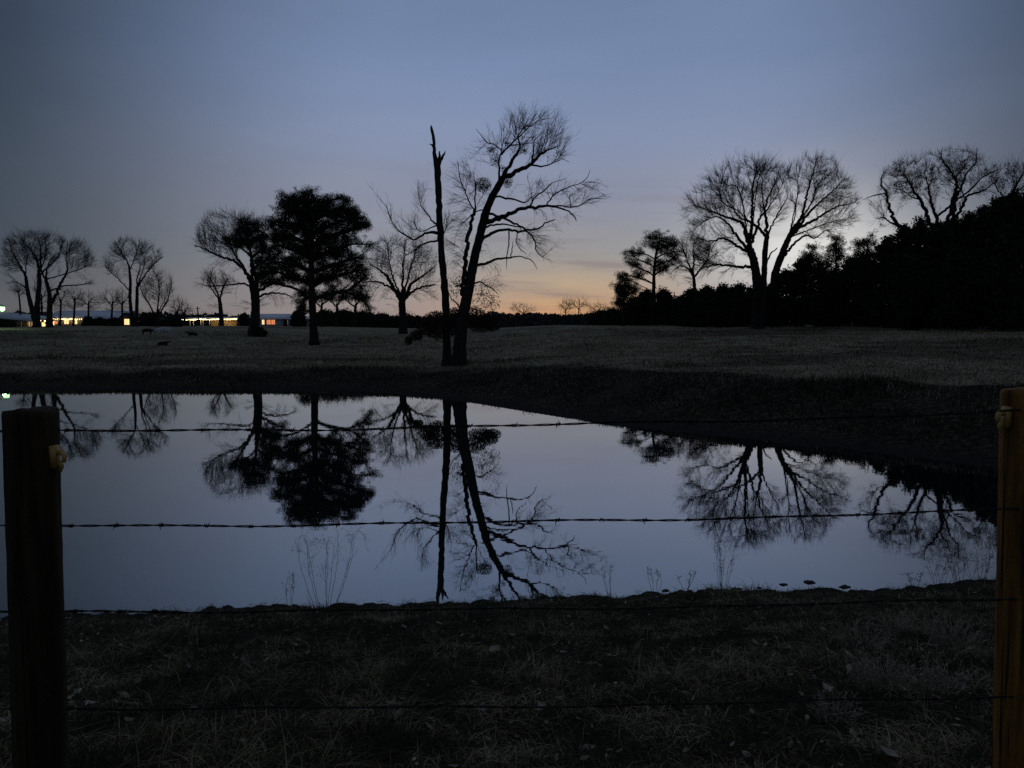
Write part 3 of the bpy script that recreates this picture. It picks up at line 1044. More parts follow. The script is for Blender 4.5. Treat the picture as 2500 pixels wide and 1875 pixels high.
bare_tree('bare_tree', 'leaning leftmost trunk of the bare trees by the yard light', 92.0, C1,
          [([(382, 1330, 27), (345, 1110, 24), (302, 940, 20), (250, 770, 16)], None), ([(250, 775, 13), (215, 650, 10), (170, 500, 6), (150, 400, 3)], 0), ([(255, 790, 9), (190, 690, 7), (100, 630, 4), (40, 580, 2)], 0),
           ([(290, 910, 7), (180, 850, 5), (60, 815, 3)], 0), ([(240, 760, 8), (270, 640, 5), (280, 520, 3)], 0)],
          [(150, 500, 140, 150, 1.2), (110, 650, 120, 110, .8), (270, 560, 110, 110, .6), (80, 830, 60, 40, .2)], 260, 0.5, 51, twig_len=0.5, twig_r=0.0062, rtip=0.009)
bare_tree('bare_tree', 'straight middle trunk of the bare trees by the yard light', 92.0, C1,
          [([(400, 1330, 31), (410, 1050, 26), (405, 850, 23), (400, 740, 20)], None), ([(400, 750, 15), (370, 600, 11), (325, 510, 8), (250, 410, 4), (220, 340, 2)], 0), ([(408, 770, 13), (470, 670, 9), (560, 585, 7), (630, 460, 4), (660, 380, 2)], 0),
           ([(400, 740, 13), (420, 590, 9), (440, 450, 5), (430, 330, 2)], 0), ([(405, 720, 9), (480, 560, 6), (520, 430, 4), (530, 320, 2)], 0)],
          [(420, 400, 300, 120, 1.6), (330, 520, 190, 150, 1), (560, 480, 170, 150, 1), (430, 620, 160, 90, .5)], 420, 0.56, 52, twig_len=0.5, twig_r=0.0062, rtip=0.009, shell=.25)
bare_tree('bare_tree', 'bare tree forking low with a right-reaching limb, left of the house roof', 90.0, C1,
          [([(548, 1330, 29), (542, 1120, 26), (530, 950, 20), (510, 810, 16)], None), ([(555, 1120, 20), (602, 980, 16), (670, 835, 13), (742, 730, 10), (760, 650, 7), (775, 560, 4), (830, 410, 2)], 0),
           ([(510, 815, 12), (480, 690, 9), (440, 590, 6), (420, 500, 3)], 0), ([(590, 930, 9), (680, 872, 7), (840, 855, 5), (860, 820, 3)], 0), ([(740, 730, 7), (820, 700, 5), (920, 640, 3)], 0),
           ([(515, 820, 10), (550, 700, 7), (590, 600, 4)], 0)],
          [(840, 540, 160, 170, 1.6), (930, 620, 120, 120, .7), (540, 600, 110, 120, .7), (900, 820, 110, 60, .3), (660, 830, 120, 80, .25)], 300, 0.48, 53, twig_len=0.5, twig_r=0.0062, rtip=0.009)
bare_tree('bare_tree', 'bare twin-trunked tree with a domed crown beyond the house gable', 96.0, C1,
          [([(1445, 1330, 19), (1425, 1050, 17), (1408, 830, 14), (1388, 650, 10)], None), ([(1475, 1330, 19), (1482, 1050, 17), (1482, 890, 15)], None),
           ([(1388, 655, 8), (1340, 500, 5), (1290, 400, 3)], 0), ([(1482, 890, 11), (1560, 755, 8), (1650, 640, 6), (1740, 555, 3)], 1), ([(1482, 890, 9), (1450, 790, 7), (1455, 680, 5), (1440, 560, 3)], 1),
           ([(1410, 930, 7), (1335, 850, 6), (1240, 765, 4), (1150, 680, 2)], 0), ([(1560, 755, 6), (1590, 640, 4), (1580, 500, 2)], 1), ([(1400, 720, 7), (1440, 560, 5), (1450, 430, 3)], 0)],
          [(1420, 470, 220, 110, 1.6), (1600, 550, 150, 120, 1.1), (1280, 590, 150, 120, 1), (1420, 640, 260, 130, .6), (1170, 700, 80, 90, .4)], 420, 0.54, 54, twig_len=0.5, twig_r=0.0062, rtip=0.009, n_main=2)
bare_tree('bare_tree', 'lower vase-shaped bare tree right of the twin-trunked tree', 100.0, C1,
          [([(1700, 1330, 18), (1690, 1200, 15)], None), ([(1690, 1220, 11), (1640, 1080, 8), (1590, 930, 5), (1570, 800, 3)], 0), ([(1692, 1220, 11), (1700, 1060, 8), (1700, 900, 5), (1690, 760, 3)], 0),
           ([(1695, 1220, 11), (1760, 1060, 8), (1800, 920, 5), (1820, 800, 3)], 0), ([(1690, 1230, 8), (1740, 1150, 6), (1850, 1010, 3)], 0)],
          [(1700, 870, 170, 180, 2), (1640, 980, 130, 150, .6), (1790, 950, 100, 160, .8)], 330, 0.5, 55, twig_len=0.6, twig_r=0.0065, rtip=0.009)
bare_tree('small_bare_tree', 'thin small bare tree beside the green yard light', 105.0, C1,
          [([(225, 1330, 10), (215, 1100, 9), (208, 970, 8)], None), ([(208, 980, 5), (170, 920, 4), (120, 950, 2)], 0), ([(210, 980, 5), (260, 950, 4), (300, 990, 2)], 0), ([(208, 975, 5), (215, 910, 3)], 0)],
          [(200, 920, 90, 60)], 50, 0.3, 56, twig_len=0.5, twig_r=0.007, rtip=0.01)
for k_, (x_, y_, w_, h_, d_, lb) in enumerate([
        (460, 950, 70, 180, 130, 'dense bare tree seen between the trunks by the yard light'),
        (655, 1010, 80, 110, 150, 'small bare tree over the left end of the house roof'),
        (800, 1000, 90, 110, 165, 'hazy bare tree above the house roof, second from its left end'),
        (960, 1040, 120, 90, 165, 'rounded leafy-looking tree behind the middle of the house roof'),
        (1200, 1030, 110, 110, 170, 'bare tree behind the right end of the house roof'),
        (1320, 1030, 80, 110, 165, 'small bare tree between house roof and twin trunks'),
        (1910, 1120, 50, 100, 140, 'slim bare tree left of the string-lit shed, nearer the vase-shaped tree'),
        (1995, 1140, 60, 90, 150, 'faint slim bare tree just left of the utility pole')]):
    bare_tree('background_tree', lb, d_, C1, [([(x_, 1330, 11), (x_, y_ + h_ * .55, 9), (x_ + 4, y_ + h_ * .1, 6)], None),
              ([(x_, y_ + h_ * .5, 6), (x_ - w_ * .5, y_ - h_ * .2, 3)], 0), ([(x_, y_ + h_ * .4, 6), (x_ + w_ * .5, y_ - h_ * .3, 3)], 0)],
              [(x_, y_, w_ * 1.35, h_ * 1.25)], 150, .36, 60 + k_, twig_len=.8, twig_r=.010, rtip=.014, group='bare trees behind the houses')

# --- pines of the left group
pine_tree('pine_tree', 'tallest dark pine with a dense broad crown in the pasture', 63.0, C2,
          [(1355, 1515, 35), (1356, 1350, 33), (1355, 1200, 32), (1348, 1000, 29), (1338, 800, 25), (1330, 600, 20), (1320, 420, 14), (1300, 260, 8), (1290, 150, 3)],
          [(1300, 215, 190, 75), (1230, 150, 50, 30), (1330, 140, 60, 30), (1120, 260, 80, 60), (1080, 200, 30, 30), (1480, 230, 150, 60), (1610, 230, 70, 50), (1200, 330, 200, 70), (1450, 320, 190, 70), (1640, 320, 100, 60),
           (1020, 330, 40, 30), (1740, 370, 90, 55), (1790, 440, 55, 50), (1040, 440, 120, 55), (1230, 450, 170, 55), (1480, 420, 120, 45), (1660, 450, 110, 40), (960, 420, 40, 25), (1050, 560, 130, 45), (1160, 620, 140, 45),
           (1440, 560, 190, 60), (1640, 600, 170, 50), (1830, 630, 70, 28), (1010, 640, 90, 35), (1250, 730, 180, 60), (1470, 700, 170, 55), (1640, 720, 120, 45), (1790, 740, 90, 40), (1100, 740, 110, 45), (970, 800, 120, 45),
           (1160, 830, 170, 50), (1450, 830, 190, 50), (1680, 830, 170, 50), (1240, 920, 160, 50), (1050, 920, 130, 40), (940, 960, 110, 30), (1560, 930, 180, 50), (1760, 920, 100, 50), (1430, 970, 130, 35), (1640, 1010, 130, 30),
           (1790, 1010, 50, 40), (1810, 1090, 35, 50), (1840, 1180, 28, 35), (1720, 1080, 50, 28),
           (1250, 280, 240, 130, .55), (1500, 330, 220, 130, .55), (1160, 430, 200, 120, .5), (1640, 400, 150, 90, .5), (1480, 630, 240, 110, .5), (1180, 700, 190, 110, .45), (1620, 780, 220, 100, .5), (1130, 870, 220, 80, .45), (1450, 860, 220, 90, .5), (1330, 500, 170, 90, .8), (1330, 640, 190, 80, .6), (1030, 480, 120, 120, .7), (1560, 520, 180, 90, .6)],
          4800, 40, 71, tuft_r=.26, needle=.15, nw=.034)
pine_tree('pine_tree', 'smaller dark pine standing in front of the broad oak crown', 77.0, C2,
          [(838, 1415, 17), (836, 1250, 16), (825, 1000, 15), (800, 800, 12), (775, 600, 9), (760, 450, 4)],
          [(760, 430, 80, 45), (760, 500, 110, 60), (690, 540, 60, 40), (630, 600, 90, 40), (570, 570, 28, 28), (740, 600, 100, 40), (840, 460, 40, 50), (870, 560, 50, 40), (900, 650, 90, 50), (980, 700, 70, 40), (830, 700, 60, 30),
           (900, 780, 80, 40), (860, 860, 60, 40), (940, 860, 90, 40), (960, 940, 110, 35)],
          1150, 42, 72, tuft_r=.26, needle=.15, nw=.034)
pine_tree('young_pine', 'low dark evergreen tree hanging just left of the tall pine trunk', 104.0, C2,
          [(1268, 1400, 9), (1265, 1200, 8), (1262, 1010, 3)], [(1265, 1050, 40, 40), (1240, 1100, 55, 50), (1290, 1130, 50, 60), (1230, 1190, 45, 50), (1270, 1230, 40, 40)], 240, 46, 73, tuft_r=.3, needle=.18, nw=.045)
for k_, (x_, lb) in enumerate([(1420, 'thin understory tree nearest the tall pine trunk'), (1555, 'understory tree with a flat spreading top behind the tall pine'), (1720, 'understory tree under the right edge of the tall pine crown')]):
    bare_tree('understory_tree', lb, 105.0 + 4 * k_, C2, [([(x_, 1400, 15), (x_, 1250, 13), (x_ + 5, 1150, 10)], None), ([(x_, 1180, 8), (x_ - 70, 1120, 5), (x_ - 120, 1100, 2)], 0), ([(x_, 1160, 8), (x_ + 60, 1110, 5), (x_ + 110, 1100, 2)], 0)],
              [(x_, 1070, 120, 60)], 110, .35, 75 + k_, twig_len=.6, twig_r=.008, rtip=.012, extra=scatter_clumps('foliage', 90, 30, .3, 'needle', .24, .07, 80 + k_))

# --- the tall oaks on the right
bare_tree('tall_oak', 'tallest bare oak on the right, wide fan of limbs above the dark hedge', 74.0, C5,
          [([(1240, 1560, 36), (1238, 1400, 35), (1228, 1200, 36), (1202, 1020, 34), (1175, 900, 29)], None), ([(1262, 1560, 22), (1280, 1300, 22), (1302, 1120, 23), (1322, 920, 22), (1338, 780, 19)], None),
           ([(1175, 905, 20), (1150, 830, 17), (1100, 705, 14), (1040, 668, 12), (960, 640, 9), (880, 600, 7), (780, 565, 4), (700, 545, 2)], 0), ([(1178, 890, 17), (1190, 700, 13), (1186, 520, 10), (1180, 380, 7), (1205, 270, 4), (1210, 190, 2)], 0),
           ([(1190, 830, 14), (1230, 720, 11), (1250, 640, 9), (1290, 590, 7), (1340, 500, 4), (1390, 400, 2)], 0), ([(1170, 940, 16), (1100, 880, 12), (1000, 800, 10), (900, 815, 7), (800, 790, 4)], 0),
           ([(1200, 1050, 14), (1060, 1042, 11), (960, 1030, 9), (860, 1032, 7), (760, 1070, 4), (700, 1140, 2)], 0), ([(1185, 960, 15), (1080, 830, 11), (980, 690, 8), (880, 640, 5), (760, 690, 3)], 0),
           ([(1338, 780, 14), (1342, 650, 12), (1332, 560, 9), (1370, 440, 7), (1425, 345, 4), (1450, 260, 2)], 1), ([(1338, 790, 13), (1250, 712, 11), (1180, 672, 9), (1100, 640, 7), (1020, 560, 5), (950, 515, 4), (930, 420, 2)], 1),
           ([(1345, 650, 8), (1420, 600, 6), (1500, 470, 3)], 1), ([(1332, 560, 6), (1290, 420, 5), (1280, 330, 3), (1230, 280, 2)], 1), ([(1100, 640, 6), (1060, 520, 4), (1000, 400, 2)], 1), ([(1186, 520, 7), (1110, 420, 5), (1010, 350, 3)], 0),
           ([(1180, 420, 6), (1250, 340, 4), (1330, 220, 2)], 0), ([(1310, 1100, 10), (1350, 960, 7), (1430, 880, 4)], 1)],
          [(1150, 330, 360, 180, 2.2), (900, 460, 260, 170, 1.4), (760, 600, 160, 130, 1), (1350, 330, 140, 170, 1), (1150, 560, 380, 200, .8), (840, 760, 250, 120, 1.1), (920, 930, 230, 120, 1.0), (1000, 1080, 200, 90, .6), (740, 1050, 150, 110, .6), (1400, 600, 110, 120, .4)],
          1050, 0.53, 81, twig_len=0.55, twig_r=0.0052, rtip=0.0082, shell=.42, n_main=2, up=.25, spread=.6, extra=clumps('mistletoe', [(955, 355, 26, 26)], 260, 'mistletoe', .1, .04))
bare_tree('tall_oak', 'bare oak with a leaning trunk and round crown, right neighbour of the tallest oak', 85.0, C5,
          [([(1390, 1560, 36), (1392, 1300, 34), (1402, 1110, 31), (1455, 935, 27), (1500, 805, 23)], None), ([(1500, 810, 17), (1555, 700, 14), (1592, 640, 12), (1618, 500, 9), (1626, 380, 6), (1640, 280, 4), (1650, 190, 2)], 0),
           ([(1585, 655, 13), (1680, 592, 10), (1780, 492, 7), (1880, 395, 4), (1930, 330, 2)], 0), ([(1520, 800, 14), (1600, 710, 12), (1690, 660, 10), (1760, 610, 8), (1840, 568, 6), (1920, 555, 4), (2020, 500, 2)], 0),
           ([(1440, 1030, 13), (1530, 905, 11), (1640, 802, 9), (1720, 765, 8), (1800, 780, 6), (1900, 720, 4), (2000, 690, 2)], 0), ([(1618, 500, 6), (1570, 400, 4), (1500, 290, 2)], 0), ([(1680, 592, 7), (1730, 470, 5), (1740, 330, 3), (1760, 220, 2)], 0),
           ([(1600, 630, 7), (1650, 560, 5), (1690, 430, 3)], 0), ([(1690, 660, 6), (1800, 690, 4), (1930, 650, 2)], 0), ([(1592, 620, 5), (1560, 560, 4), (1500, 470, 2)], 0)],
          [(1680, 280, 230, 150, 1.8), (1850, 430, 190, 190, 1.5), (1550, 360, 110, 140, .6), (1940, 590, 140, 130, 1), (1700, 500, 240, 170, .8), (1900, 700, 170, 100, 1.0), (1700, 760, 180, 90, .5)],
          780, 0.52, 82, twig_len=0.55, twig_r=0.0052, rtip=0.0082, shell=.42, up=.25, spread=.6)
bare_tree('small_oak', 'dense low bare tree between the small pine and the tallest oak', 92.0, C5,
          [([(722, 1560, 16), (718, 1250, 14), (708, 1120, 13)], None), ([(708, 1130, 9), (660, 1060, 7), (600, 1040, 5), (540, 1080, 2)], 0), ([(710, 1110, 9), (700, 980, 7), (690, 860, 3)], 0), ([(712, 1130, 9), (790, 1040, 7), (850, 950, 4), (870, 870, 2)], 0), ([(712, 1120, 8), (640, 960, 5), (610, 880, 2)], 0)],
          [(720, 880, 170, 100, 2), (620, 990, 110, 110, 1), (820, 960, 120, 110, 1), (600, 1130, 110, 70, .4)], 420, 0.52, 83, twig_len=0.55, twig_r=0.0065, rtip=0.01)
far_l = [([(960, 1500, 36), (955, 1100, 34), (950, 800, 32)], None), ([(950, 820, 24), (730, 705, 15), (682, 600, 13), (650, 500, 11), (632, 390, 9), (592, 312, 6), (620, 230, 3)], 0), ([(740, 710, 9), (620, 660, 7), (560, 622, 5), (480, 640, 2)], 1),
         ([(945, 800, 20), (880, 660, 16), (860, 590, 14), (812, 490, 12), (760, 382, 8), (722, 270, 4)], 0), ([(950, 790, 18), (935, 640, 13), (902, 540, 10), (850, 420, 7), (800, 330, 4)], 0), ([(960, 790, 20), (992, 680, 16), (1002, 560, 15), (1006, 430, 14), (985, 352, 10), (930, 280, 7), (870, 200, 4), (870, 120, 2)], 0),
         ([(965, 800, 19), (1045, 660, 14), (1052, 500, 11), (1092, 380, 8), (1130, 290, 6), (1200, 210, 4), (1220, 90, 2)], 0), ([(970, 810, 19), (1088, 650, 13), (1170, 520, 11), (1192, 460, 9), (1290, 430, 7), (1352, 380, 4)], 0), ([(945, 640, 10), (1060, 512, 9), (1180, 420, 7), (1282, 320, 5), (1400, 262, 3)], 4),
         ([(812, 490, 7), (720, 480, 5), (640, 430, 3)], 3), ([(632, 400, 6), (540, 420, 4), (470, 450, 2)], 1), ([(992, 350, 6), (1040, 260, 4), (1080, 150, 2)], 5), ([(900, 430, 5), (1010, 440, 4)], 5)]
bare_tree('tall_oak', 'bare multi-stemmed oak rising behind the dark trees at the far right', 70.0, C6, far_l,
          [(950, 240, 380, 160, 2), (620, 380, 170, 160, 1.1), (1230, 300, 200, 150, 1), (900, 420, 330, 140, .7), (480, 560, 120, 110, .5), (1330, 420, 130, 110, .5), (560, 680, 140, 60, .3)],
          560, 0.44, 84, twig_len=0.45, twig_r=0.0048, rtip=0.0075, shell=.1, up=.15, extra=scatter_clumps('dry_leaves', 150, 26, .15, 'dryleaf', .13, .06, 184))
bare_tree('bare_tree', 'bare tree at the right edge above the dark slope of foliage', 66.0, C6,
          [([(1540, 1500, 22), (1530, 900, 20), (1515, 500, 16)], None), ([(1515, 510, 12), (1560, 400, 9), (1620, 320, 6), (1690, 250, 3)], 0), ([(1515, 520, 9), (1500, 420, 6), (1450, 320, 3)], 0), ([(1540, 440, 8), (1650, 380, 5), (1740, 350, 3)], 0)],
          [(1600, 290, 200, 130, 1.5), (1480, 330, 110, 110, .8)], 200, 0.42, 85, twig_len=0.45, twig_r=0.0048, rtip=0.0075, extra=scatter_clumps('dry_leaves', 40, 26, .15, 'dryleaf', .13, .06, 185))

# --- right pines
pine_tree('pine_tree', 'flat-topped pine at the left end of the right-hand wood', 95.0, C5,
          [(392, 1500, 17), (393, 1300, 16), (396, 1100, 13), (405, 960, 10), (425, 850, 6), (430, 790, 3)],
          [(430, 790, 100, 38), (350, 790, 40, 30), (430, 860, 125, 48), (310, 870, 75, 45), (520, 850, 40, 35), (500, 900, 70, 40), (240, 925, 55, 32), (190, 940, 20, 20), (215, 1020, 55, 32), (500, 1020, 110, 38), (440, 1060, 70, 28), (540, 960, 50, 40),
           (150, 1110, 50, 30), (250, 1110, 60, 26), (300, 1080, 40, 20), (350, 1010, 60, 18)],
          620, 44, 91, tuft_r=.34, needle=.2, nw=.045)
for k_, (x_, d_, lb, bl, n_) in enumerate([
    (140, 90, 'dark bushy evergreen at the left foot of the flat-topped pine', [(140, 1190, 70, 60), (120, 1260, 60, 60), (200, 1230, 60, 60), (160, 1330, 80, 70), (110, 1340, 30, 40)], 260),
    (1690, 84, 'dark pine with a small round top right of the leaning oak trunk', [(1695, 895, 50, 32), (1680, 960, 80, 45), (1620, 1000, 90, 50), (1560, 1080, 110, 60), (1700, 1050, 110, 70), (1600, 1180, 150, 80), (1520, 1200, 90, 70)], 360),
    (1880, 86, 'airy pine with a rounded top against the brightest sky', [(1890, 795, 65, 40), (1860, 850, 50, 35), (1920, 850, 45, 35), (1840, 930, 70, 40), (1900, 930, 60, 40), (1860, 1010, 70, 40), (1830, 1100, 90, 50), (1900, 1120, 70, 60)], 190),
    (2130, 82, 'dark pine with a lumpy top against the far right evergreens', [(2140, 815, 70, 45), (2080, 850, 50, 40), (2170, 880, 70, 50), (2070, 930, 90, 45), (2030, 1000, 80, 55), (2130, 1000, 110, 80), (2050, 1100, 120, 80), (2170, 1150, 120, 90)], 380)]):
    pine_tree('pine_tree', lb, d_, C5, [(x_, 1540, 14), (x_ + 2, 1350, 11), (x_, bl[0][1] + 110, 6), (x_, bl[0][1] + 10, 2)], bl, int(n_ * 1.5), 44, 92 + k_, tuft_r=.32, needle=.2, nw=.045, group=None)


# --- dense evergreens and hedge of the right-hand wood
def evergreen(name, label, D, conv, x, top, w, bottom, n, seed, group, L=.26, wd=.13, lean=0.0):
    r = np.random.default_rng(seed)
    k = (conv(1, 0)[0] - conv(0, 0)[0]) * PXM(D)
    c = P(*conv(x, bottom), D)
    zg = gz(c[0], c[1])
    tp = P(*conv(x + lean, top), D)
    H_ = tp[2] - zg
    R_ = w * k
    root = thing(name, label, 'tree' if H_ > 3.2 else 'shrub', (c[0], c[1], zg), group)
    ax = np.stack([np.linspace(c[0], tp[0], 8), np.full(8, D), np.linspace(zg - .1, zg + H_ * .92, 8)], 1)
    s = Soup(); V_, a, b__ = tube(ax, np.linspace(.05 * R_ + .05, .02, 8), 6, .05, seed); s.add(V_, a, b__)
    s.build('trunk', M['bark'], root, True)
    # foliage gathered in uneven sprays on a tapering body
    m = 150
    hz = r.random(m) ** .9
    prof = np.interp(hz, [0, .12, .45, .75, .92, 1], [.8, 1.0, .95, .66, .32, .04])
    th = r.uniform(0, 2 * math.pi, m)
    rr = R_ * prof * np.sqrt(r.uniform(.08, 1.0, m))
    cc = np.stack([np.interp(hz, [0, 1], [c[0], tp[0]]) + rr * np.cos(th), D + rr * np.sin(th), zg + .15 + hz * (H_ - .35)], 1)
    per = n // m
    sg = np.minimum(.17 * R_ + .08, .6) * r.uniform(.6, 1.2, m)
    C = cc.repeat(per, 0) + r.standard_normal((m * per, 3)) * sg.repeat(per)[:, None] * np.array([.75, .75, .62])
    C[:, 2] = np.clip(C[:, 2], zg + .05, None)
    s = Soup(); s.add(*leafquads(C, r, L, wd))
    ci = cc.repeat(max(1, per // 5), 0)
    ci = ci + (np.stack([np.interp(ci[:, 2], [zg, zg + H_], [c[0], tp[0]]), np.full(len(ci), D), ci[:, 2]], 1) - ci) * .3 + r.standard_normal(ci.shape) * .22 * R_ * np.array([1, 1, .8])
    ci[:, 2] = np.clip(ci[:, 2], zg + .2, zg + H_ * .9)
    s.add(*leafquads(ci, r, L * 2.1, wd * 2.1))
    m2 = 70                                             # bare shoots poking out of the foliage
    i2 = r.choice(m, m2)
    A_ = cc[i2]
    B_ = A_ + nrm(nrm(A_ - np.array([c[0], D, zg + H_ * .45])) + unit_dirs(m2, r) * .5 + np.array([0, 0, .6])) * (sg[i2] * r.uniform(1.2, 2.6, m2))[:, None]
    s.add(*frusta(A_, B_, np.full(m2, .012), np.full(m2, .004), 3))
    s.build('crown', M['cedar'], root)
    return root


ev = [
    # crop C6: x, top, half width, bottom, depth
    (560, 790, 120, 1500, 72), (690, 690, 120, 1500, 70), (820, 640, 120, 1500, 71), (960, 660, 120, 1500, 67), (1090, 640, 130, 1500, 66),
    (1220, 590, 120, 1500, 65), (1330, 545, 120, 1500, 63), (1450, 475, 130, 1500, 62), (1580, 430, 140, 1500, 61), (1720, 370, 150, 1500, 60), (1500, 700, 150, 1520, 57), (1130, 900, 150, 1520, 60), (760, 950, 150, 1520, 64),
    (400, 960, 110, 1500, 76)]
ordw = ['first', 'second', 'third', 'fourth', 'fifth', 'sixth', 'seventh', 'eighth', 'ninth', 'tenth']
for k_, (x_, tp_, w_, bt_, d_) in enumerate(ev):
    if k_ < 10:
        lb = f'dense dark evergreen, {ordw[k_]} along the rising right-hand skyline from its low end'
    else:
        lb = ['dense evergreen filling the front of the dark slope near the right edge', 'dense evergreen in the front row below the far right oak',
              'dense low evergreen in front of the low end of the rising skyline', 'dark evergreen below the lumpy-topped pine'][k_ - 10]
    evergreen('evergreen_tree', lb, d_, C6, x_, tp_, w_, bt_, 9000, 200 + k_, 'dense evergreens of the right-hand wood')
hg = [(250, 1290, 110, 95), (330, 1230, 90, 93), (470, 1230, 110, 90), (600, 1290, 100, 89), (700, 1215, 110, 86), (830, 1200, 120, 84), (960, 1190, 120, 82), (1090, 1180, 110, 81), (1230, 1190, 120, 80), (1350, 1180, 110, 80), (1470, 1060, 120, 80),
      (1600, 970, 120, 80), (1740, 1000, 120, 79), (1860, 1060, 120, 79), (1990, 980, 130, 78), (2110, 930, 120, 77), (60, 1390, 110, 98), (-40, 1410, 100, 104)]
HL = ['outermost low shrub of the right-hand wood, farthest out towards the sunset gap', 'low dark shrub where the right-hand wood meets the sunset gap', 'dark shrub just left of the flat-topped pine trunk',
      'dark shrub right behind the flat-topped pine trunk', 'dark shrub between the flat-topped pine and the dense low tree', 'lower dip in the dark hedge left of the dense low bare tree', 'dark shrub under the dense low bare tree',
      'dark shrub right of the dense low bare tree', 'dark shrub midway between the dense low tree and the tallest oak', 'dark shrub touching the left side of the tallest oak trunk', 'dark shrub directly behind the tallest oak trunk',
      'dark shrub behind the leaning oak trunk', 'dark shrub right of the leaning oak trunk', 'dark shrub left of the small round-topped pine', 'dark shrub right of the small round-topped pine', 'dark shrub under the airy pine',
      'dark shrub between the airy pine and the lumpy-topped pine', 'dark shrub under the lumpy-topped pine']
for k_, (x_, tp_, w_, d_) in enumerate(sorted(hg)):
    lb = HL[k_]
    evergreen('hedge_shrub', lb, d_, C5, x_, tp_, w_, 1545, 5400, 230 + k_, 'hedge shrubs under the oaks')

# --- far wood along the horizon: one mass
def far_wood():
    r = np.random.default_rng(300)
    s = Soup()
    n = 52000
    az = r.uniform(-36, 40, n)
    D = r.uniform(215, 300, n)
    xp = CX + F * np.tan(np.radians(az))
    topd = np.interp(xp / K, [-50, 400, 640, 760, 960, 1080, 1160, 1230, 1330, 1500, 2300], [676, 676, 690, 690, 682, 676, 676, 681, 672, 660, 650])
    hn = .55 + .9 * (vnoise(az * 1.7, az * 0 + 3.3) + .5) * .5 + .55 * (vnoise(az * 6.0, az * 0 + 9.1))
    hmax = EYE + (HOR - topd * K) / F * D
    zb = 2.0
    z = zb + (hmax - zb) * (.62 + .45 * hn) * r.random(n) ** .75
    C = np.stack([np.tan(np.radians(az)) * D, D, z], 1)
    s.add(*leafquads(C, r, 1.1, .62))
    m = 5200
    az = r.uniform(-36, 40, m); D = r.uniform(220, 290, m)
    xp = CX + F * np.tan(np.radians(az))
    topd = np.interp(xp / K, [-50, 400, 640, 760, 960, 1080, 1160, 1230, 1330, 1500, 2300], [668, 668, 690, 688, 680, 676, 678, 674, 662, 650, 640])
    z1 = EYE + (HOR - topd * K) / F * D
    A = np.stack([np.tan(np.radians(az)) * D, D, np.full(m, 2.0)], 1)
    B = A + np.stack([r.normal(0, .8, m), r.normal(0, .5, m), (z1 - 2.0) * r.uniform(.5, 1.12, m)], 1)
    s.add(*frusta(A, B, np.full(m, .08), np.full(m, .015), 3))
    ob = s.build('far_wood', M['farwood'])
    tag(ob, 'low dark wood along the horizon behind the pasture', 'wood', kind='stuff')


far_wood()
for k_, (x_, y_, w_, h_, d_, lb) in enumerate([(1130, 668, 30, 24, 200, 'faint bare tree top on the horizon under the sunset, nearest the leaning tree'), (1222, 662, 16, 24, 195, 'twiggy bare tree on the horizon left of the pair near the right wood'),
                                               (1250, 658, 26, 22, 190, 'wider bare tree on the horizon in the middle of the sunset gap'), (1295, 668, 28, 20, 185, 'bare bushy tree on the horizon touching the right wood')]):
    bare_tree('horizon_tree', lb, d_, DD, [([(x_, 706, 1.2), (x_, y_ + 10, 1.0)], None), ([(x_, y_ + 12, .8), (x_ - w_ * .5, y_ - 4, .4)], 0), ([(x_, y_ + 12, .8), (x_ + w_ * .5, y_ - 5, .4)], 0), ([(x_, y_ + 11, .8), (x_ + 2, y_ - 8, .4)], 0)],
              [(x_, y_, w_, h_ * .62)], 110, .30, 310 + k_, twig_len=.9, twig_r=.011, rtip=.016, group='bare trees on the horizon')

# shrubs by the houses
for k_, (x_, tp_, w_, bt_, d_, n_, lb) in enumerate([
        (950, 1205, 50, 1345, 120, 1500, 'dark rounded bush in front of the house, left one of three'), (1080, 1220, 70, 1345, 120, 1800, 'dark rounded bush in front of the middle of the house'), (1230, 1225, 70, 1345, 120, 1800, 'dark rounded bush in front of the house, right one of three'),
        (1560, 1180, 60, 1340, 105, 1500, 'dark bush at the foot of the twin-trunked tree'), (1640, 1190, 60, 1340, 104, 1500, 'dark bush below the vase-shaped bare tree'), (1790, 1250, 60, 1345, 104, 1500, 'dark low bush behind the standing calves'), (1910, 1225, 55, 1420, 98, 1800, 'black upright bush between the pale calf and the lit shed'),
        (60, 1262, 90, 1350, 96, 2600, 'dark bush in front of the green-lit shed')]):
    evergreen('yard_shrub', lb, d_, C1, x_, tp_, w_, bt_, n_, 330 + k_, 'dark bushes in the yard', L=.3, wd=.17)
for k_, (x_, tp_, w_, bt_, d_, n_, lb) in enumerate([
        (860, 1368, 34, 1420, 73, 900, 'small dark bush at the right foot of the broad oak'), (720, 1235, 45, 1300, 150, 1200, 'domed dark tree between the lit shed and the pale house'),
        (1210, 1210, 45, 1370, 100, 1500, 'dark bush beside the pale outbuilding'), (1450, 1215, 90, 1385, 120, 2200, 'dark hedge bush right of the tall pine trunk'), (1620, 1215, 110, 1385, 122, 2200, 'dark hedge bush below the flat-topped understory tree'), (1800, 1220, 110, 1385, 124, 2200, 'dark hedge bush left of the rounded bare tree'), (1960, 1240, 90, 1385, 126, 2200, 'dark hedge bush behind the trunk of the rounded bare tree'),
        (2180, 1250, 110, 1385, 128, 2200, 'dark hedge bush behind the dead trunk')]):
    evergreen('yard_shrub', lb, d_, C2, x_, tp_, w_ * 1.4, bt_, int(n_ * 1.7), 345 + k_, 'dark bushes in the yard', L=.32, wd=.18)


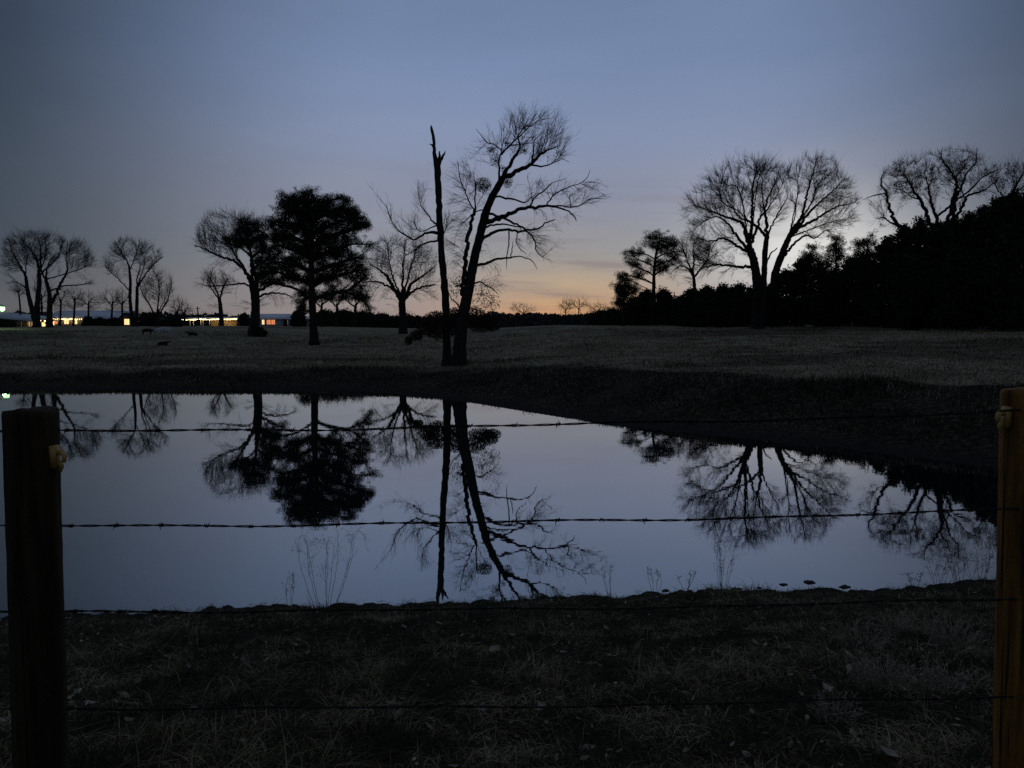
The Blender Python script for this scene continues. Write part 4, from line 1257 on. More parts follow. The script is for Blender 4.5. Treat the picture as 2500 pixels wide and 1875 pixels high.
# ------------------------------------------------------------------ buildings
def slab(pts4, th, mt, name, parent):
    """roof slope: four corners plus thickness downward"""
    p = np.array(pts4, float)
    V_ = np.concatenate([p, p - np.array([0, 0, th])])
    return mesh_np(name, V_, np.array([(0, 1, 2, 3), (7, 6, 5, 4), (0, 4, 5, 1), (1, 5, 6, 2), (2, 6, 7, 3), (3, 7, 4, 0)]), mt, parent)


def gabled(name, label, x0, x1, D, depth, zb, ze, zr, wall, roof, over=.5):
    root = thing(name, label, 'house', ((x0 + x1) / 2, D, zb))
    s = Soup(); s.box((x0, D, zb - .2), (x1, D + depth, ze)); s.build('wall', M[wall], root)
    ym = D + depth / 2
    for sgn in (0, 1):
        xx = x0 if sgn == 0 else x1
        mesh_np('gable', np.array([(xx, D, ze - .002), (xx, D + depth, ze - .002), (xx, ym, zr - .12), (xx + (.12 if sgn == 0 else -.12), D, ze - .002), (xx + (.12 if sgn == 0 else -.12), D + depth, ze - .002), (xx + (.12 if sgn == 0 else -.12), ym, zr - .12)]),
                [np.array([(0, 1, 2), (5, 4, 3)]), np.array([(0, 3, 4, 1), (1, 4, 5, 2), (2, 5, 3, 0)])], M[wall], root)
    k = (zr - ze) / (depth / 2)
    slab([(x0 - over, D - over, ze - k * over), (x1 + over, D - over, ze - k * over), (x1 + over, ym, zr), (x0 - over, ym, zr)], .1, M[roof], 'roof', root)
    slab([(x0 - over, ym, zr), (x1 + over, ym, zr), (x1 + over, D + depth + over, ze - k * over), (x0 - over, D + depth + over, ze - k * over)], .1, M[roof], 'roof', root)
    return root


def window(root, xc, z0, w, h, D, pane, frame='whitepaint'):
    s = Soup()
    f = .07
    s.box((xc - w / 2 - f, D - .09, z0 - f), (xc - w / 2, D - .003, z0 + h + f)); s.box((xc + w / 2, D - .09, z0 - f), (xc + w / 2 + f, D - .003, z0 + h + f))
    s.box((xc - w / 2, D - .088, z0 + h), (xc + w / 2, D - .003, z0 + h + f)); s.box((xc - w / 2, D - .088, z0 - f), (xc + w / 2, D - .003, z0)); s.box((xc - .025, D - .07, z0), (xc + .025, D - .032, z0 + h))
    fr = s.build('window', M[frame], root)
    s = Soup(); s.box((xc - w / 2, D - .03, z0), (xc + w / 2, D - .004, z0 + h))
    ob = s.build('pane', M[pane], root)
    ob.parent = fr
    return fr


BULB = None


def bulb_mesh():
    bm_ = bmesh.new()
    bmesh.ops.create_icosphere(bm_, subdivisions=1, radius=.12)
    me_ = bpy.data.meshes.new('bulb'); bm_.to_mesh(me_); bm_.free(); me_.materials.append(M['bulb'])
    return me_


BULB = bulb_mesh()


def light_string(label, p0, p1, n, sag, seed):
    r = np.random.default_rng(seed)
    root = thing('light_string', label, 'string lights', p0)
    tt = np.linspace(0, 1, n * 3)
    pts = np.array(p0) + (np.array(p1) - np.array(p0)) * tt[:, None]
    pts[:, 2] -= sag * np.abs(np.sin(tt * math.pi * 3))
    s = Soup(); s.add(*tube(pts, np.full(len(pts), .012), 4, 0, 1)); s.build('cable', M['dark'], root)
    for i in range(n):
        q = pts[min(len(pts) - 1, i * 3 + 1)] + np.array([0, -.02, -.09 + r.normal(0, .02)])
        o_ = bpy.data.objects.new('bulb', BULB); COL.objects.link(o_); o_.parent = root
        o_.location = q - np.array(p0)
        k = r.choice([.55, .8, 1.0, 1.25]); o_.scale = (k, k, k)
    return root


def X(px, D):
    return (px - CX) / F * D


def Z(py, D):
    return P(CX, py, D)[2]


def warm_lamp(name, loc, e, col=(1, .66, .3), rad_=.15, parent=None):
    l = bpy.data.lights.new(name, 'POINT'); l.energy = e; l.color = col; l.shadow_soft_size = rad_
    o_ = bpy.data.objects.new(name, l); COL.objects.link(o_); o_.location = loc
    return o_


# long house with a metal roof
DH = 178.0
x0, x1 = X(C1(560, 0)[0], DH), X(C1(1350, 0)[0], DH)
zb = gz((x0 + x1) / 2, DH) - .1
ze, zr = Z(C1(0, 1232)[1], DH), Z(C1(0, 1142)[1], DH + 4)
ze = max(ze, zb + 2.2); zr = max(zr, ze + 1.6)
house = gabled('house', 'long low house with a pale metal roof and string-lit eaves', x0, x1, DH, 8.0, zb, ze + .1, zr, 'wallw', 'roof', .45)
for px_, w_, pn in ((620, 1.0, 'orange'), (735, 1.3, 'warm'), (830, 1.1, 'warm')):
    window(house, X(C1(px_, 0)[0], DH), ze - 1.35, w_ * .8, 1.05 if pn == 'warm' else .7, DH, pn)
light_string('string of warm bulbs along the eaves of the long metal-roofed house', (X(C1(565, 0)[0], DH - .6), DH - .62, ze - .12), (X(C1(905, 0)[0], DH - .6), DH - .62, ze - .12), 16, .08, 1)
# cross gable at the right end
gx0, gx1 = X(C1(1310, 0)[0], DH - 5), X(C1(1420, 0)[0], DH - 5)
wing = thing('house_wing', 'small dark gable wing with a lit window at the right end of the long house', 'house', ((gx0 + gx1) / 2, DH - 5, zb))
s = Soup(); s.box((gx0, DH - 5, zb - .2), (gx1, DH - .6, ze)); s.build('wall', M['wallw'], wing)
gm_ = (gx0 + gx1) / 2
slab([(gm_, DH - 5.3, ze + 1.2), (gm_, DH - .5, ze + 1.2), (gx0 - .4, DH - .5, ze - .15), (gx0 - .4, DH - 5.3, ze - .15)], .1, M['dark'], 'roof', wing)
slab([(gx1 + .4, DH - 5.3, ze - .15), (gx1 + .4, DH - .5, ze - .15), (gm_, DH - .5, ze + 1.2), (gm_, DH - 5.3, ze + 1.2)], .1, M['dark'], 'roof', wing)
mesh_np('gable', np.array([(gx0, DH - 5, ze), (gx1, DH - 5, ze), (gm_, DH - 5, ze + 1.08), (gx0, DH - 4.9, ze), (gx1, DH - 4.9, ze), (gm_, DH - 4.9, ze + 1.08)]), [np.array([(0, 1, 2), (5, 4, 3)]), np.array([(0, 3, 4, 1), (1, 4, 5, 2), (2, 5, 3, 0)])], M['wallw'], wing)
window(wing, X(C1(1385, 0)[0], DH - 5), ze - 1.5, 1.1, 1.25, DH - 5, 'warm')

# porch and green-lit shed at the left edge
DS = 101.0
sx0, sx1 = X(C1(-120, 0)[0], DS), X(C1(370, 0)[0], DS)
zs = gz((sx0 + sx1) / 2, DS) - .1
shed = thing('shed', 'low shed with a pale green-lit sloping roof and an open glowing bay', 'shed', ((sx0 + sx1) / 2, DS, zs))
zl, zrr = Z(C1(0, 1205)[1], DS), Z(C1(0, 1250)[1], DS)
s = Soup(); s.box((sx0, DS + 1.2, zs - .2), (X(C1(240, 0)[0], DS), DS + 5, zrr - .12)); s.build('wall', M['wallw'], shed)
slab([(sx0 - .3, DS - .3, zl + .05), (sx1, DS - .3, zrr), (sx1, DS + 5.2, zrr + .5), (sx0 - .3, DS + 5.2, zl + .6)], .14, M['paleroof'], 'roof', shed)
for px_ in (245, 300, 352):
    s = Soup(); s.box((X(C1(px_, 0)[0], DS) - .06, DS - .1, zs - .2), (X(C1(px_, 0)[0], DS) + .06, DS + .02, zrr - .1)); s.build('post', M['shedwood'], shed)
s = Soup(); s.box((X(C1(250, 0)[0], DS), DS + 4.2, zs - .1), (sx1, DS + 4.35, zrr - .12)); s.build('back_wall', M['shedwood'], shed)
s = Soup(); s.box((X(C1(262, 0)[0], DS), DS + 4.1, zs + .1), (X(C1(330, 0)[0], DS), DS + 4.18, zrr - .25)); s.build('window', M['warm'], shed)
warm_lamp('porch_lamp', (X(C1(300, 0)[0], DS), DS + 2.2, zrr - .35), 60)

# second lit porch between the trunks
DP = 140.0
px0, px1 = X(C1(412, 0)[0], DP), X(C1(508, 0)[0], DP)
zp = gz((px0 + px1) / 2, DP) - .1
zt = Z(C1(0, 1238)[1], DP)
porch = thing('porch', 'small warmly lit porch between the bare trunks by the yard light', 'porch', ((px0 + px1) / 2, DP, zp))
slab([(px0 - .3, DP - .3, zt), (px1 + .3, DP - .3, zt), (px1 + .3, DP + 2.6, zt + .35), (px0 - .3, DP + 2.6, zt + .35)], .12, M['roof'], 'roof', porch)
for xx in (px0, (px0 + px1) / 2 + .4, px1):
    s = Soup(); s.box((xx - .07, DP, zp - .2), (xx + .07, DP + .14, zt - .1)); s.build('post', M['shedwood'], porch)
s = Soup(); s.box((px0 - .2, DP + 2.2, zp - .2), (px1 + .2, DP + 2.35, zt + .1)); s.build('back_wall', M['shedwood'], porch)
s = Soup(); s.box((px0 + .3, DP + 2.12, zp + .6), (px0 + 1.9, DP + 2.18, zt - .3)); s.build('window', M['warm'], porch)
light_string('short string of warm bulbs under the roof of the small lit porch', (px0 - .1, DP - .33, zt - .1), (px1 + .2, DP - .33, zt - .14), 7, .1, 2)
warm_lamp('porch_ceiling_lamp', ((px0 + px1) / 2, DP + 1.0, zt - .3), 45)

# open shed hung with string lights
DL = 172.0
lx0, lx1 = X(C2(160, 0)[0], DL), X(C2(680, 0)[0], DL)
zl0 = gz((lx0 + lx1) / 2, DL) - .1
zt = max(Z(C2(0, 1280)[1], DL), zl0 + 2.0)
lit = thing('open_shed', 'long open shed edged with bright string lights, thin white posts', 'shed', ((lx0 + lx1) / 2, DL, zl0))
slab([(lx0, DL - .2, zt - .1), (lx1, DL - .2, zt + .05), (lx1, DL + 4.5, zt + .35), (lx0, DL + 4.5, zt + .2)], .1, M['roof'], 'roof', lit)
for px_ in (165, 192, 245, 275, 340, 362, 420, 515, 568, 672):
    xx = X(C2(px_, 0)[0], DL)
    s = Soup(); s.box((xx - .05, DL, zl0 - .2), (xx + .05, DL + .1, zt - .22)); s.build('post', M['whitepaint'], lit)
s = Soup(); s.box((X(C2(370, 0)[0], DL), DL + 4.0, zl0 - .2), (lx1 - .2, DL + 4.12, zt + .05)); s.build('back_wall', M['shedwood'], lit)
light_string('bright string of warm bulbs along the edge of the long open shed', (lx0, DL - .26, zt - .16), (lx1, DL - .26, zt - .02), 40, .1, 3)
for k_, px_ in enumerate((330, 470, 600)):
    warm_lamp('shed_lamp', (X(C2(px_, 0)[0], DL), DL + 1.2, zt - .35), 50)

# pale house with orange windows
DM = 168.0
mx0, mx1 = X(C2(770, 0)[0], DM), X(C2(1150, 0)[0], DM)
zm = gz((mx0 + mx1) / 2, DM) - .1
zme = max(Z(C2(0, 1282)[1], DM), zm + 2.1)
mob = gabled('house', 'pale blue-grey house with orange lit windows behind the tall pine', mx0, mx1, DM, 6.0, zm, zme, zme + 1.0, 'siding', 'roof', .4)
for px_, w_, pn in ((902, .5, 'warm'), (952, .85, 'orange'), (992, .8, 'orange'), (1112, .5, 'orange')):
    window(mob, X(C2(px_, 0)[0], DM), zme - 1.35, w_, 1.0, DM, pn)
s = Soup(); s.box((X(C2(1085, 0)[0], DM), DM - .12, zm), (X(C2(1085, 0)[0], DM) + .85, DM - .004, zm + 1.95)); s.build('door', M['dark'], mob)
# small pale outbuilding by the tall pine trunk
DO = 120.0
ox0, ox1 = X(C2(1235, 0)[0], DO), X(C2(1318, 0)[0], DO)
zo = gz(ox0, DO) - .1
zoe = Z(C2(0, 1300)[1], DO)
ob_ = thing('outbuilding', 'small pale outbuilding half hidden by the tall pine trunk', 'outbuilding', ((ox0 + ox1) / 2, DO, zo))
s = Soup(); s.box((ox0, DO, zo - .2), (ox1, DO + 2.0, zoe)); s.build('wall', M['whitepaint'], ob_)
xm = (ox0 + ox1) / 2
slab([(xm, DO - .2, zoe + .75), (xm, DO + 2.2, zoe + .75), (ox0 - .2, DO + 2.2, zoe - .06), (ox0 - .2, DO - .2, zoe - .06)], .08, M['roof'], 'roof', ob_)
slab([(ox1 + .2, DO - .2, zoe - .06), (ox1 + .2, DO + 2.2, zoe - .06), (xm, DO + 2.2, zoe + .75), (xm, DO - .2, zoe + .75)], .08, M['roof'], 'roof', ob_)
s = Soup(); s.box((ox0 + .5, DO - .05, zo), (ox0 + 1.3, DO - .003, zoe - .25)); s.build('door', M['siding'], ob_)

# utility pole
pu = P(*C2(310, 1290), 165.0)
zu = gz(pu[0], pu[1])
up_ = thing('utility_pole', 'thin dark pole rising behind the string-lit shed', 'pole', (pu[0], pu[1], zu))
ztop = P(*C2(306, 1175), 165.0)[2]
s = Soup(); s.add(*tube(np.array([[pu[0], pu[1], zu - .3], [pu[0], pu[1], (zu + ztop) / 2], [pu[0] - .1, pu[1], ztop]]), [.16, .14, .12], 8, .02)); s.build('mast', M['pole'], up_)
s = Soup(); s.box((pu[0] - .5, pu[1] - .06, ztop - .45), (pu[0] + .5, pu[1] + .06, ztop - .33)); s.build('crossarm', M['pole'], up_)

# green yard light
py_ = P(5, 752, 82.0)
zy = gz(py_[0] - .6, 82.0)
yl = thing('yard_light', 'yard light glowing green-white on a pole at the left edge', 'lamp', (py_[0] - .8, 82.0, zy))
s = Soup(); s.add(*tube(np.array([[py_[0] - .8, 82, zy - .3], [py_[0] - .8, 82, (zy + py_[2]) / 2], [py_[0] - .8, 82, py_[2] + .4]]), [.11, .1, .09], 8, .02)); s.build('pole', M['pole'], yl)
s = Soup(); s.add(*tube(np.array([[py_[0] - .8, 82, py_[2] + .25], [py_[0] - .4, 82, py_[2] + .42], [py_[0], 82, py_[2] + .3]]), [.03, .03, .03], 6, .0)); s.build('arm', M['pole'], yl)
hoodp = np.array([[py_[0], 82, py_[2] + .34], [py_[0], 82, py_[2] + .22], [py_[0], 82, py_[2] + .12]])
s = Soup(); s.add(*tube(hoodp, [.06, .17, .24], 12, 0)); s.build('hood', M['whitepaint'], yl)
bm = bmesh.new(); bmesh.ops.create_uvsphere(bm, u_segments=16, v_segments=10, radius=.27)
me = bpy.data.meshes.new('globe'); bm.to_mesh(me); bm.free(); me.materials.append(M['yard'])
gob = bpy.data.objects.new('globe', me); COL.objects.link(gob); gob.parent = yl
gob.location = (py_[0] - yl.location.x, 0, py_[2] - .05 - yl.location.z); gob.scale = (1, 1, 1.15)
warm_lamp('yard_lamp_light', (py_[0], 81.6, py_[2] - .35), 60, (.55, 1.0, .5), .2)


# ------------------------------------------------------------------ cattle
def skin_body(name, verts, edges, radii, mt, parent, rootv=0):
    me_ = bpy.data.meshes.new(name)
    me_.from_pydata(verts, edges, [])
    ob = bpy.data.objects.new(name, me_)
    COL.objects.link(ob)
    ob.parent = parent
    md = ob.modifiers.new('skin', 'SKIN')
    for i_, rr in enumerate(radii):
        me_.skin_vertices[0].data[i_].radius = (rr, rr) if not isinstance(rr, tuple) else rr
        me_.skin_vertices[0].data[i_].use_root = i_ == rootv
    sb = ob.modifiers.new('sub', 'SUBSURF'); sb.levels = 1; sb.render_levels = 1
    me_.materials.append(mt)
    return ob


def cow(label, loc, rz, mt, lying=False, graze=True, scale=1.0):
    root = thing('calf', label, 'calf', loc, 'calves in the pasture')
    h = 1.0 if not lying else .42
    V_ = [(0, 0, h + .02), (.45, 0, h + .03), (.75, 0, h + .06), (1.02, 0, h + (.02 if graze else .3)), (1.3, 0, h - (.35 if graze else -.35)), (1.52, 0, h - (.62 if graze else -.22)),
          (-.4, 0, h + .02), (-.72, 0, h + .08), (-.86, 0, h + .1), (-.93, 0, h - .3), (-.93, 0, h - .6 if not lying else h - .3)]
    R_ = [.37, .36, .31, .2, .15, .09, .36, .3, .07, .035, .05]
    E_ = [(0, 1), (1, 2), (2, 3), (3, 4), (4, 5), (0, 6), (6, 7), (7, 8), (8, 9), (9, 10)]
    for sy in (-1, 1):
        for x_, par in ((.66, 2), (-.66, 7)):
            i0 = len(V_)
            if lying:
                V_ += [(x_, sy * .26, .26), (x_ + .2, sy * .36, .1), (x_ - .12, sy * .4, .06)]
            elif x_ > 0:
                V_ += [(x_, sy * .2, h - .28), (x_ + .02, sy * .2, .42), (x_, sy * .2, .03)]
            else:
                V_ += [(x_ + .06, sy * .2, h - .28), (x_ - .1, sy * .2, .45), (x_ - .04, sy * .2, .03)]
            R_ += [.14, .075, .06]
            E_ += [(par, i0), (i0, i0 + 1), (i0 + 1, i0 + 2)]
    b_ = skin_body('body', V_, E_, R_, mt, root)
    hx, hz = V_[4][0], V_[4][2]
    s_ = Soup()
    for sy in (-1, 1):
        s_.add(*tube(np.array([[hx - .03, sy * .1, hz + .08], [hx - .05, sy * .2, hz + .11], [hx - .06, sy * .29, hz + .07]]), [.03, .06, .015], 6, 0))
    me_root = root['_o']
    root['_o'] = [0.0, 0.0, 0.0]
    s_.build('ears', mt, root)
    root['_o'] = me_root
    root.rotation_euler = (0, 0, rz)
    root.scale = (scale * .8,) * 3
    return root


for lb, (cx2, cy2), d_, rz, mk, ly, gr, sc2 in [
        ('pale calf standing with its head down, left of the string-lit shed', C1(1785, 1440), 69, math.radians(188), 'hide_pale', False, True, .85),
        ('dark calf standing left of the pale calf', C1(1590, 1425), 72, math.radians(12), 'hide_dark', False, True, .6),
        ('black calf lying on the grass nearest the pond', C1(1755, 1520), 61, math.radians(5), 'hide_dark', True, False, .5),
        ('dark calf lying right of the pale calf', C1(2085, 1420), 72, math.radians(185), 'hide_dark', True, False, .55)]:
    p = P(cx2, cy2, d_)
    cow(lb, (p[0], d_, gz(p[0], d_)), rz, M[mk], ly, gr, sc2)
# pale stone in the pasture
p = P(765 * K, 733 * K, 66.0)
bm = bmesh.new(); bmesh.ops.create_icosphere(bm, subdivisions=2, radius=.3)
for v in bm.verts:
    v.co *= 1 + .18 * math.sin(v.co.x * 17 + v.co.y * 9) * math.cos(v.co.z * 13)
    v.co.z *= .8
me = bpy.data.meshes.new('stone'); bm.to_mesh(me); bm.free(); me.materials.append(M['rock'])
st_ = bpy.data.objects.new('stone', me); COL.objects.link(st_); st_.location = (p[0], 66.0, gz(p[0], 66.0) + .12)
tag(st_, 'small pale stone in the pasture right of the tall pine', 'stone')

# ------------------------------------------------------------------ fence
def post(label, x, y, top, rad_, seed, ins_side, ins_z, mk, lean=0.0):
    r = np.random.default_rng(seed)
    zg = gz(x, y)
    root = thing('fence_post', label, 'fence post', (x, y, zg))
    n, rows = 28, 46
    zz = np.concatenate([np.linspace(zg - .3, top - .012, rows), [top]])
    ang_ = np.arange(n) * 2 * math.pi / n
    prof = 1 + .035 * np.sin(ang_ * 3 + r.uniform(0, 6)) + .025 * np.sin(ang_ * 7 + r.uniform(0, 6)) + .012 * r.standard_normal(n)
    V_ = []
    for i_, z_ in enumerate(zz):
        k = rad_ * prof * (1 + .012 * math.sin(z_ * 5 + seed) + .008 * r.standard_normal(n))
        if i_ == len(zz) - 1:
            k = k * .955
        V_.append(np.stack([x + lean * (z_ - zg) + k * np.cos(ang_), y + k * np.sin(ang_), np.full(n, z_) + (.0015 * r.standard_normal(n) + .003 * np.sin(ang_ * 2 + seed) if i_ >= len(zz) - 2 else 0)], 1))
    V_ = np.concatenate(V_ + [np.array([[x + lean * (top - zg), y, top + .002]])])
    m = len(zz)
    i_ = np.arange(n)
    q = np.stack([i_, (i_ + 1) % n, (i_ + 1) % n + n, i_ + n], 1)
    Fq = (q[None] + (np.arange(m - 1) * n)[:, None, None]).reshape(-1, 4)
    Ft = np.stack([(m - 1) * n + i_, (m - 1) * n + (i_ + 1) % n, np.full(n, m * n)], 1)
    mesh_np('timber', V_, [Fq, Ft], M[mk], root, True)
    # yellow clip insulator on the inner face
    s_ = Soup()
    xe = x + lean * (ins_z - zg) + ins_side * rad_
    s_.box((min(xe - ins_side * .004, xe + ins_side * .012), y - .03, ins_z - .028), (max(xe - ins_side * .004, xe + ins_side * .012), y - .004, ins_z + .032))
    s_.add(*tube(np.array([[xe + ins_side * .01, y - .017, ins_z + .012], [xe + ins_side * .026, y - .02, ins_z + .014], [xe + ins_side * .036, y - .026, ins_z + .004], [xe + ins_side * .034, y - .028, ins_z - .012]]), [.008, .009, .007, .005], 8, .02))
    s_.add(*tube(np.array([[xe + ins_side * .012, y - .012, ins_z - .012], [xe + ins_side * .018, y - .012, ins_z - .028], [xe + ins_side * .014, y - .012, ins_z - .042]]), [.008, .007, .004], 8, .02))
    s_.build('insulator', M['insul'], root, True)
    for zs_ in ():
        pass
    return root


LP = (X(57 * K, 2.10), 2.10)
RP = (X(2222 * K, 2.26), 2.26)
ltop, rtop = Z(889 * K, 2.05), Z(842 * K, 2.26)
lr, rr_ = 53.0 * K * 2.10 / F, .072
post('weathered, darker-toned wooden fence post standing at the left edge of the view', LP[0] - .018, LP[1], ltop, lr, 401, 1, Z(985 * K, 2.1), 'darkpost', .019)
post('wooden fence post tinted lamplit amber, cut by the right edge of the view', RP[0] + .042, RP[1], rtop, rr_, 402, -1, Z(900 * K, 2.26), 'post', -.026)


def barbed(label, yl_d, yr_d, seed, sag=.012):
    """two twisted strands with four-point barbs; heights are photo rows at the left and right post"""
    r = np.random.default_rng(seed)
    yo = .075
    a = np.array([LP[0] - 1.6, LP[1] - .09 + yo, 0]); b_ = np.array([RP[0] + 1.2, RP[1] - .09 + yo, 0])
    zl_, zr_ = Z(yl_d * K, LP[1] + yo - .09), Z(yr_d * K, RP[1] + yo - .09)
    n = 900
    tt = np.linspace(0, 1, n)
    px = a[0] + (b_[0] - a[0]) * tt
    pyy = a[1] + (b_[1] - a[1]) * tt
    u = (px - LP[0]) / (RP[0] - LP[0])
    pz = zl_ + (zr_ - zl_) * u - sag * np.clip(4 * u * (1 - u), 0, 1) + .0025 * np.sin(u * 13 + seed) + .0018 * np.sin(u * 31 + 2 * seed)
    root = thing('barbed_wire', label, 'barbed wire', (px[0], pyy[0], pz[0]), 'barbed wire strands between the posts')
    ph = u * 2.8 / .075 * math.pi + r.uniform(0, 6) + 1.5 * np.sin(u * 7)
    for k in (0, math.pi):
        w = np.stack([px, pyy + .0019 * np.cos(ph + k), pz + .0019 * np.sin(ph + k)], 1)
        s_ = Soup(); s_.add(*tube(w, np.full(n, .0018), 5, 0, 1)); s_.build('strand', M['wire'], root, True)
    pos = np.arange(.06, 4.9, .125)
    L_ = (b_[0] - a[0])
    for x_ in pos:
        f = x_ / L_
        if f > 1:
            break
        i_ = int(f * (n - 1))
        c = np.array([px[i_], pyy[i_], pz[i_]])
        th = r.uniform(0, math.pi)
        s_ = Soup()
        coil = np.linspace(0, 2.2 * 2 * math.pi, 22)
        s_.add(*tube(np.stack([c[0] + np.linspace(-.006, .006, 22), c[1] + .0042 * np.cos(coil + th), c[2] + .0042 * np.sin(coil + th)], 1), np.full(22, .0015), 4, 0, 1))
        for sgn in (-1, 1):
            d_ = np.array([r.uniform(-.5, .5), math.cos(th + sgn * .4), math.sin(th + sgn * .4)]) * sgn
            d_ = d_ / np.linalg.norm(d_)
            st2 = c + np.array([sgn * .005, 0, 0]) - d_ * .003
            s_.add(*tube(np.stack([st2, st2 + d_ * .008, st2 + d_ * .0165]), [.0015, .0014, .0006], 4, 0, 1))
        s_.build('barb', M['wire'], root)


barbed('top strand of barbed wire crossing the far edge of the pond', 937, 884, 1)
barbed('second barbed wire strand crossing the middle of the pond reflections', 1145, 1094, 2)
barbed('third barbed wire strand running along the near waterline', 1333, 1284, 3)
barbed('lowest barbed wire strand over the dark foreground grass', 1547, 1492, 4)

# ------------------------------------------------------------------ near bank: weeds, grass, leaves, clods
def weed(label, px, py_base, D, h_px, w_px, stems, seed, droop=.6, rad_=.0022, brn=10):
    r = np.random.default_rng(seed)
    c = P(px, py_base, D)
    zg = gz(c[0], c[1])
    root = thing('weed', label, 'weed', (c[0], c[1], zg), 'dry weeds on the near bank')
    hh, ww = h_px * PXM(D), w_px * PXM(D)
    for i_ in range(stems):
        s_ = Soup()
        a = r.uniform(-1, 1)
        top = np.array([c[0] + a * ww * .5, c[1] + r.uniform(-.4, .4) * ww * .5, zg + hh * r.uniform(.7, 1.0)])
        b0 = np.array([c[0] + a * ww * .14, c[1] + r.normal(0, .03), zg - .03])
        mid = b0 + (top - b0) * .55 + np.array([a * ww * .06, 0, hh * .06]) + r.normal(0, .015, 3)
        path = [b0, mid, top]
        if droop > 0:
            sgn = 1 if r.random() < .5 else -1
            path += [top + np.array([sgn * ww * .12 * droop, r.normal(0, .03), hh * .04]), top + np.array([sgn * ww * .22 * droop, r.normal(0, .04), -hh * .10 * droop])]
        q = spline(np.array(path), .05)
        q[1:-1] += r.standard_normal((len(q) - 2, 3)) * .003
        s_.add(*tube(q, np.linspace(rad_, rad_ * .35, len(q)), 4, 0, 1))
        lo = len(q) // 3
        A2, B2, ra, rb = spawn_twigs(q[lo:-1], q[lo + 1:], r, brn, hh * .14, rad_ * .45, .15, .9)
        s_.add(*frusta(A2, B2, ra, rb, 3))
        A3, B3, ra, rb = spawn_twigs(A2, B2, r, brn, hh * .07, rad_ * .35, .1, .9)
        s_.add(*frusta(A3, B3, ra, rb, 3))
        hd = B3[r.choice(len(B3), 14)] + r.normal(0, .006, (14, 3))
        s_.add(*leafquads(hd, r, .014, .007))
        s_.build('stem', M['weed'], root)
    return root


def wpt(xd, yd):
    """depth where the sight line through a photo point meets the near bank"""
    for D in np.arange(2.2, 9.5, .05):
        p_ = P(xd * K, yd * K, D)
        if p_[2] <= gz(p_[0], p_[1]):
            return D
    return 8.0


for lb, xd, yd, h_, w_, st2, dr in [
        ('tall dry weed with arching stems under the big pine reflection', 700, 1318, 175, 145, 9, 1.0),
        ('upright dry weed like a narrow vase below the tall oak reflection', 1557, 1280, 110, 62, 8, .5),
        ('sparse forked weed on the shore below the long limb reflection', 1415, 1285, 62, 70, 4, .2),
        ('thin weed between the forked weed and the vase-shaped weed', 1478, 1281, 48, 60, 4, .2),
        ('thin dry weed left of the tall arching weed', 625, 1320, 90, 50, 3, .3),
        ('sparse dry weed on the shore below the leaning tree crown reflection', 1320, 1290, 70, 60, 4, .5),
        ('bare stalky weed standing alone in the foreground grass', 1238, 1640, 270, 26, 2, .1),
        ('leaning dry stalk in the grass below the tall arching weed', 690, 1500, 190, 40, 2, .1)]:
    weed(lb, xd * K, yd * K, wpt(xd, yd), h_ * K, w_ * K, st2, int(xd), dr)
# brush at the right end of the near shore
for k_, (xd, yd, h_, w_, st2) in enumerate([(1985, 1275, 40, 60, 5), (2030, 1272, 70, 90, 9), (2075, 1268, 85, 90, 10), (2115, 1268, 70, 70, 8)]):
    lb = ['low twiggy brush on the shore, farthest from the amber post', 'twiggy brush on the shore, second from its outer end', 'tallest twiggy brush clump on the right shore', 'twiggy brush clump touching the amber post'][k_]
    weed(lb, xd * K, yd * K, wpt(xd, yd), h_ * K, w_ * K, st2, 900 + k_, .8, .002, 18)


def dry_clump(label, xd, yd, h_px, w_px, n, seed):
    r = np.random.default_rng(seed)
    D = wpt(xd, yd)
    c = P(xd * K, yd * K, D)
    zg = gz(c[0], c[1])
    root = thing('dry_grass_clump', label, 'grass clump', (c[0], c[1], zg), 'pale dry grass clumps on the near bank')
    hh, ww = h_px * K * PXM(D), w_px * K * PXM(D)
    th, q_ = r.uniform(0, 6.283, n), np.sqrt(r.random(n))
    base = np.stack([c[0] + .3 * ww * q_ * np.cos(th), c[1] + .3 * ww * q_ * np.sin(th), np.full(n, zg - .02)], 1)
    d_ = nrm(np.stack([np.cos(th) * .55 * q_, np.sin(th) * .55 * q_, np.ones(n)], 1) + unit_dirs(n, r) * .28)
    ln = (hh * r.uniform(.45, 1.05, n))[:, None]
    a1 = base + d_ * ln * .4
    a2 = a1 + nrm(d_ + unit_dirs(n, r) * .25) * ln * .35
    a3 = a2 + nrm(d_ + unit_dirs(n, r) * .6 + np.array([0, 0, -.45])) * ln * .3
    s_ = Soup()
    for A_, B_, ra, rb in ((base, a1, .0016, .0014), (a1, a2, .0014, .0011), (a2, a3, .0011, .0005)):
        s_.add(*frusta(A_, B_, np.full(n, ra), np.full(n, rb), 3))
    s_.add(*leafquads(np.concatenate([a2, a3]) + r.normal(0, .006, (2 * n, 3)), r, .022, .004))
    s_.build('stems', M['straw'], root)


for k_, (xd, yd, h_, w_, n_, lb) in enumerate([
        (1860, 1405, 75, 130, 150, 'pale dry grass clump highest on the near bank, left of the amber post'), (1955, 1370, 65, 120, 140, 'pale dry grass clump just below the right shore brush'), (2055, 1395, 80, 130, 160, 'pale dry grass clump close beside the amber post, upper one'),
        (1900, 1490, 90, 150, 170, 'wide pale dry grass clump in the middle of the lower right bank'), (2020, 1500, 90, 140, 170, 'pale dry grass clump close beside the amber post, lower one'), (1800, 1560, 70, 120, 130, 'sparse pale dry grass clump nearest the lowest wire on the right')]):
    dry_clump(lb, xd, yd, h_, w_, n_, 940 + k_)


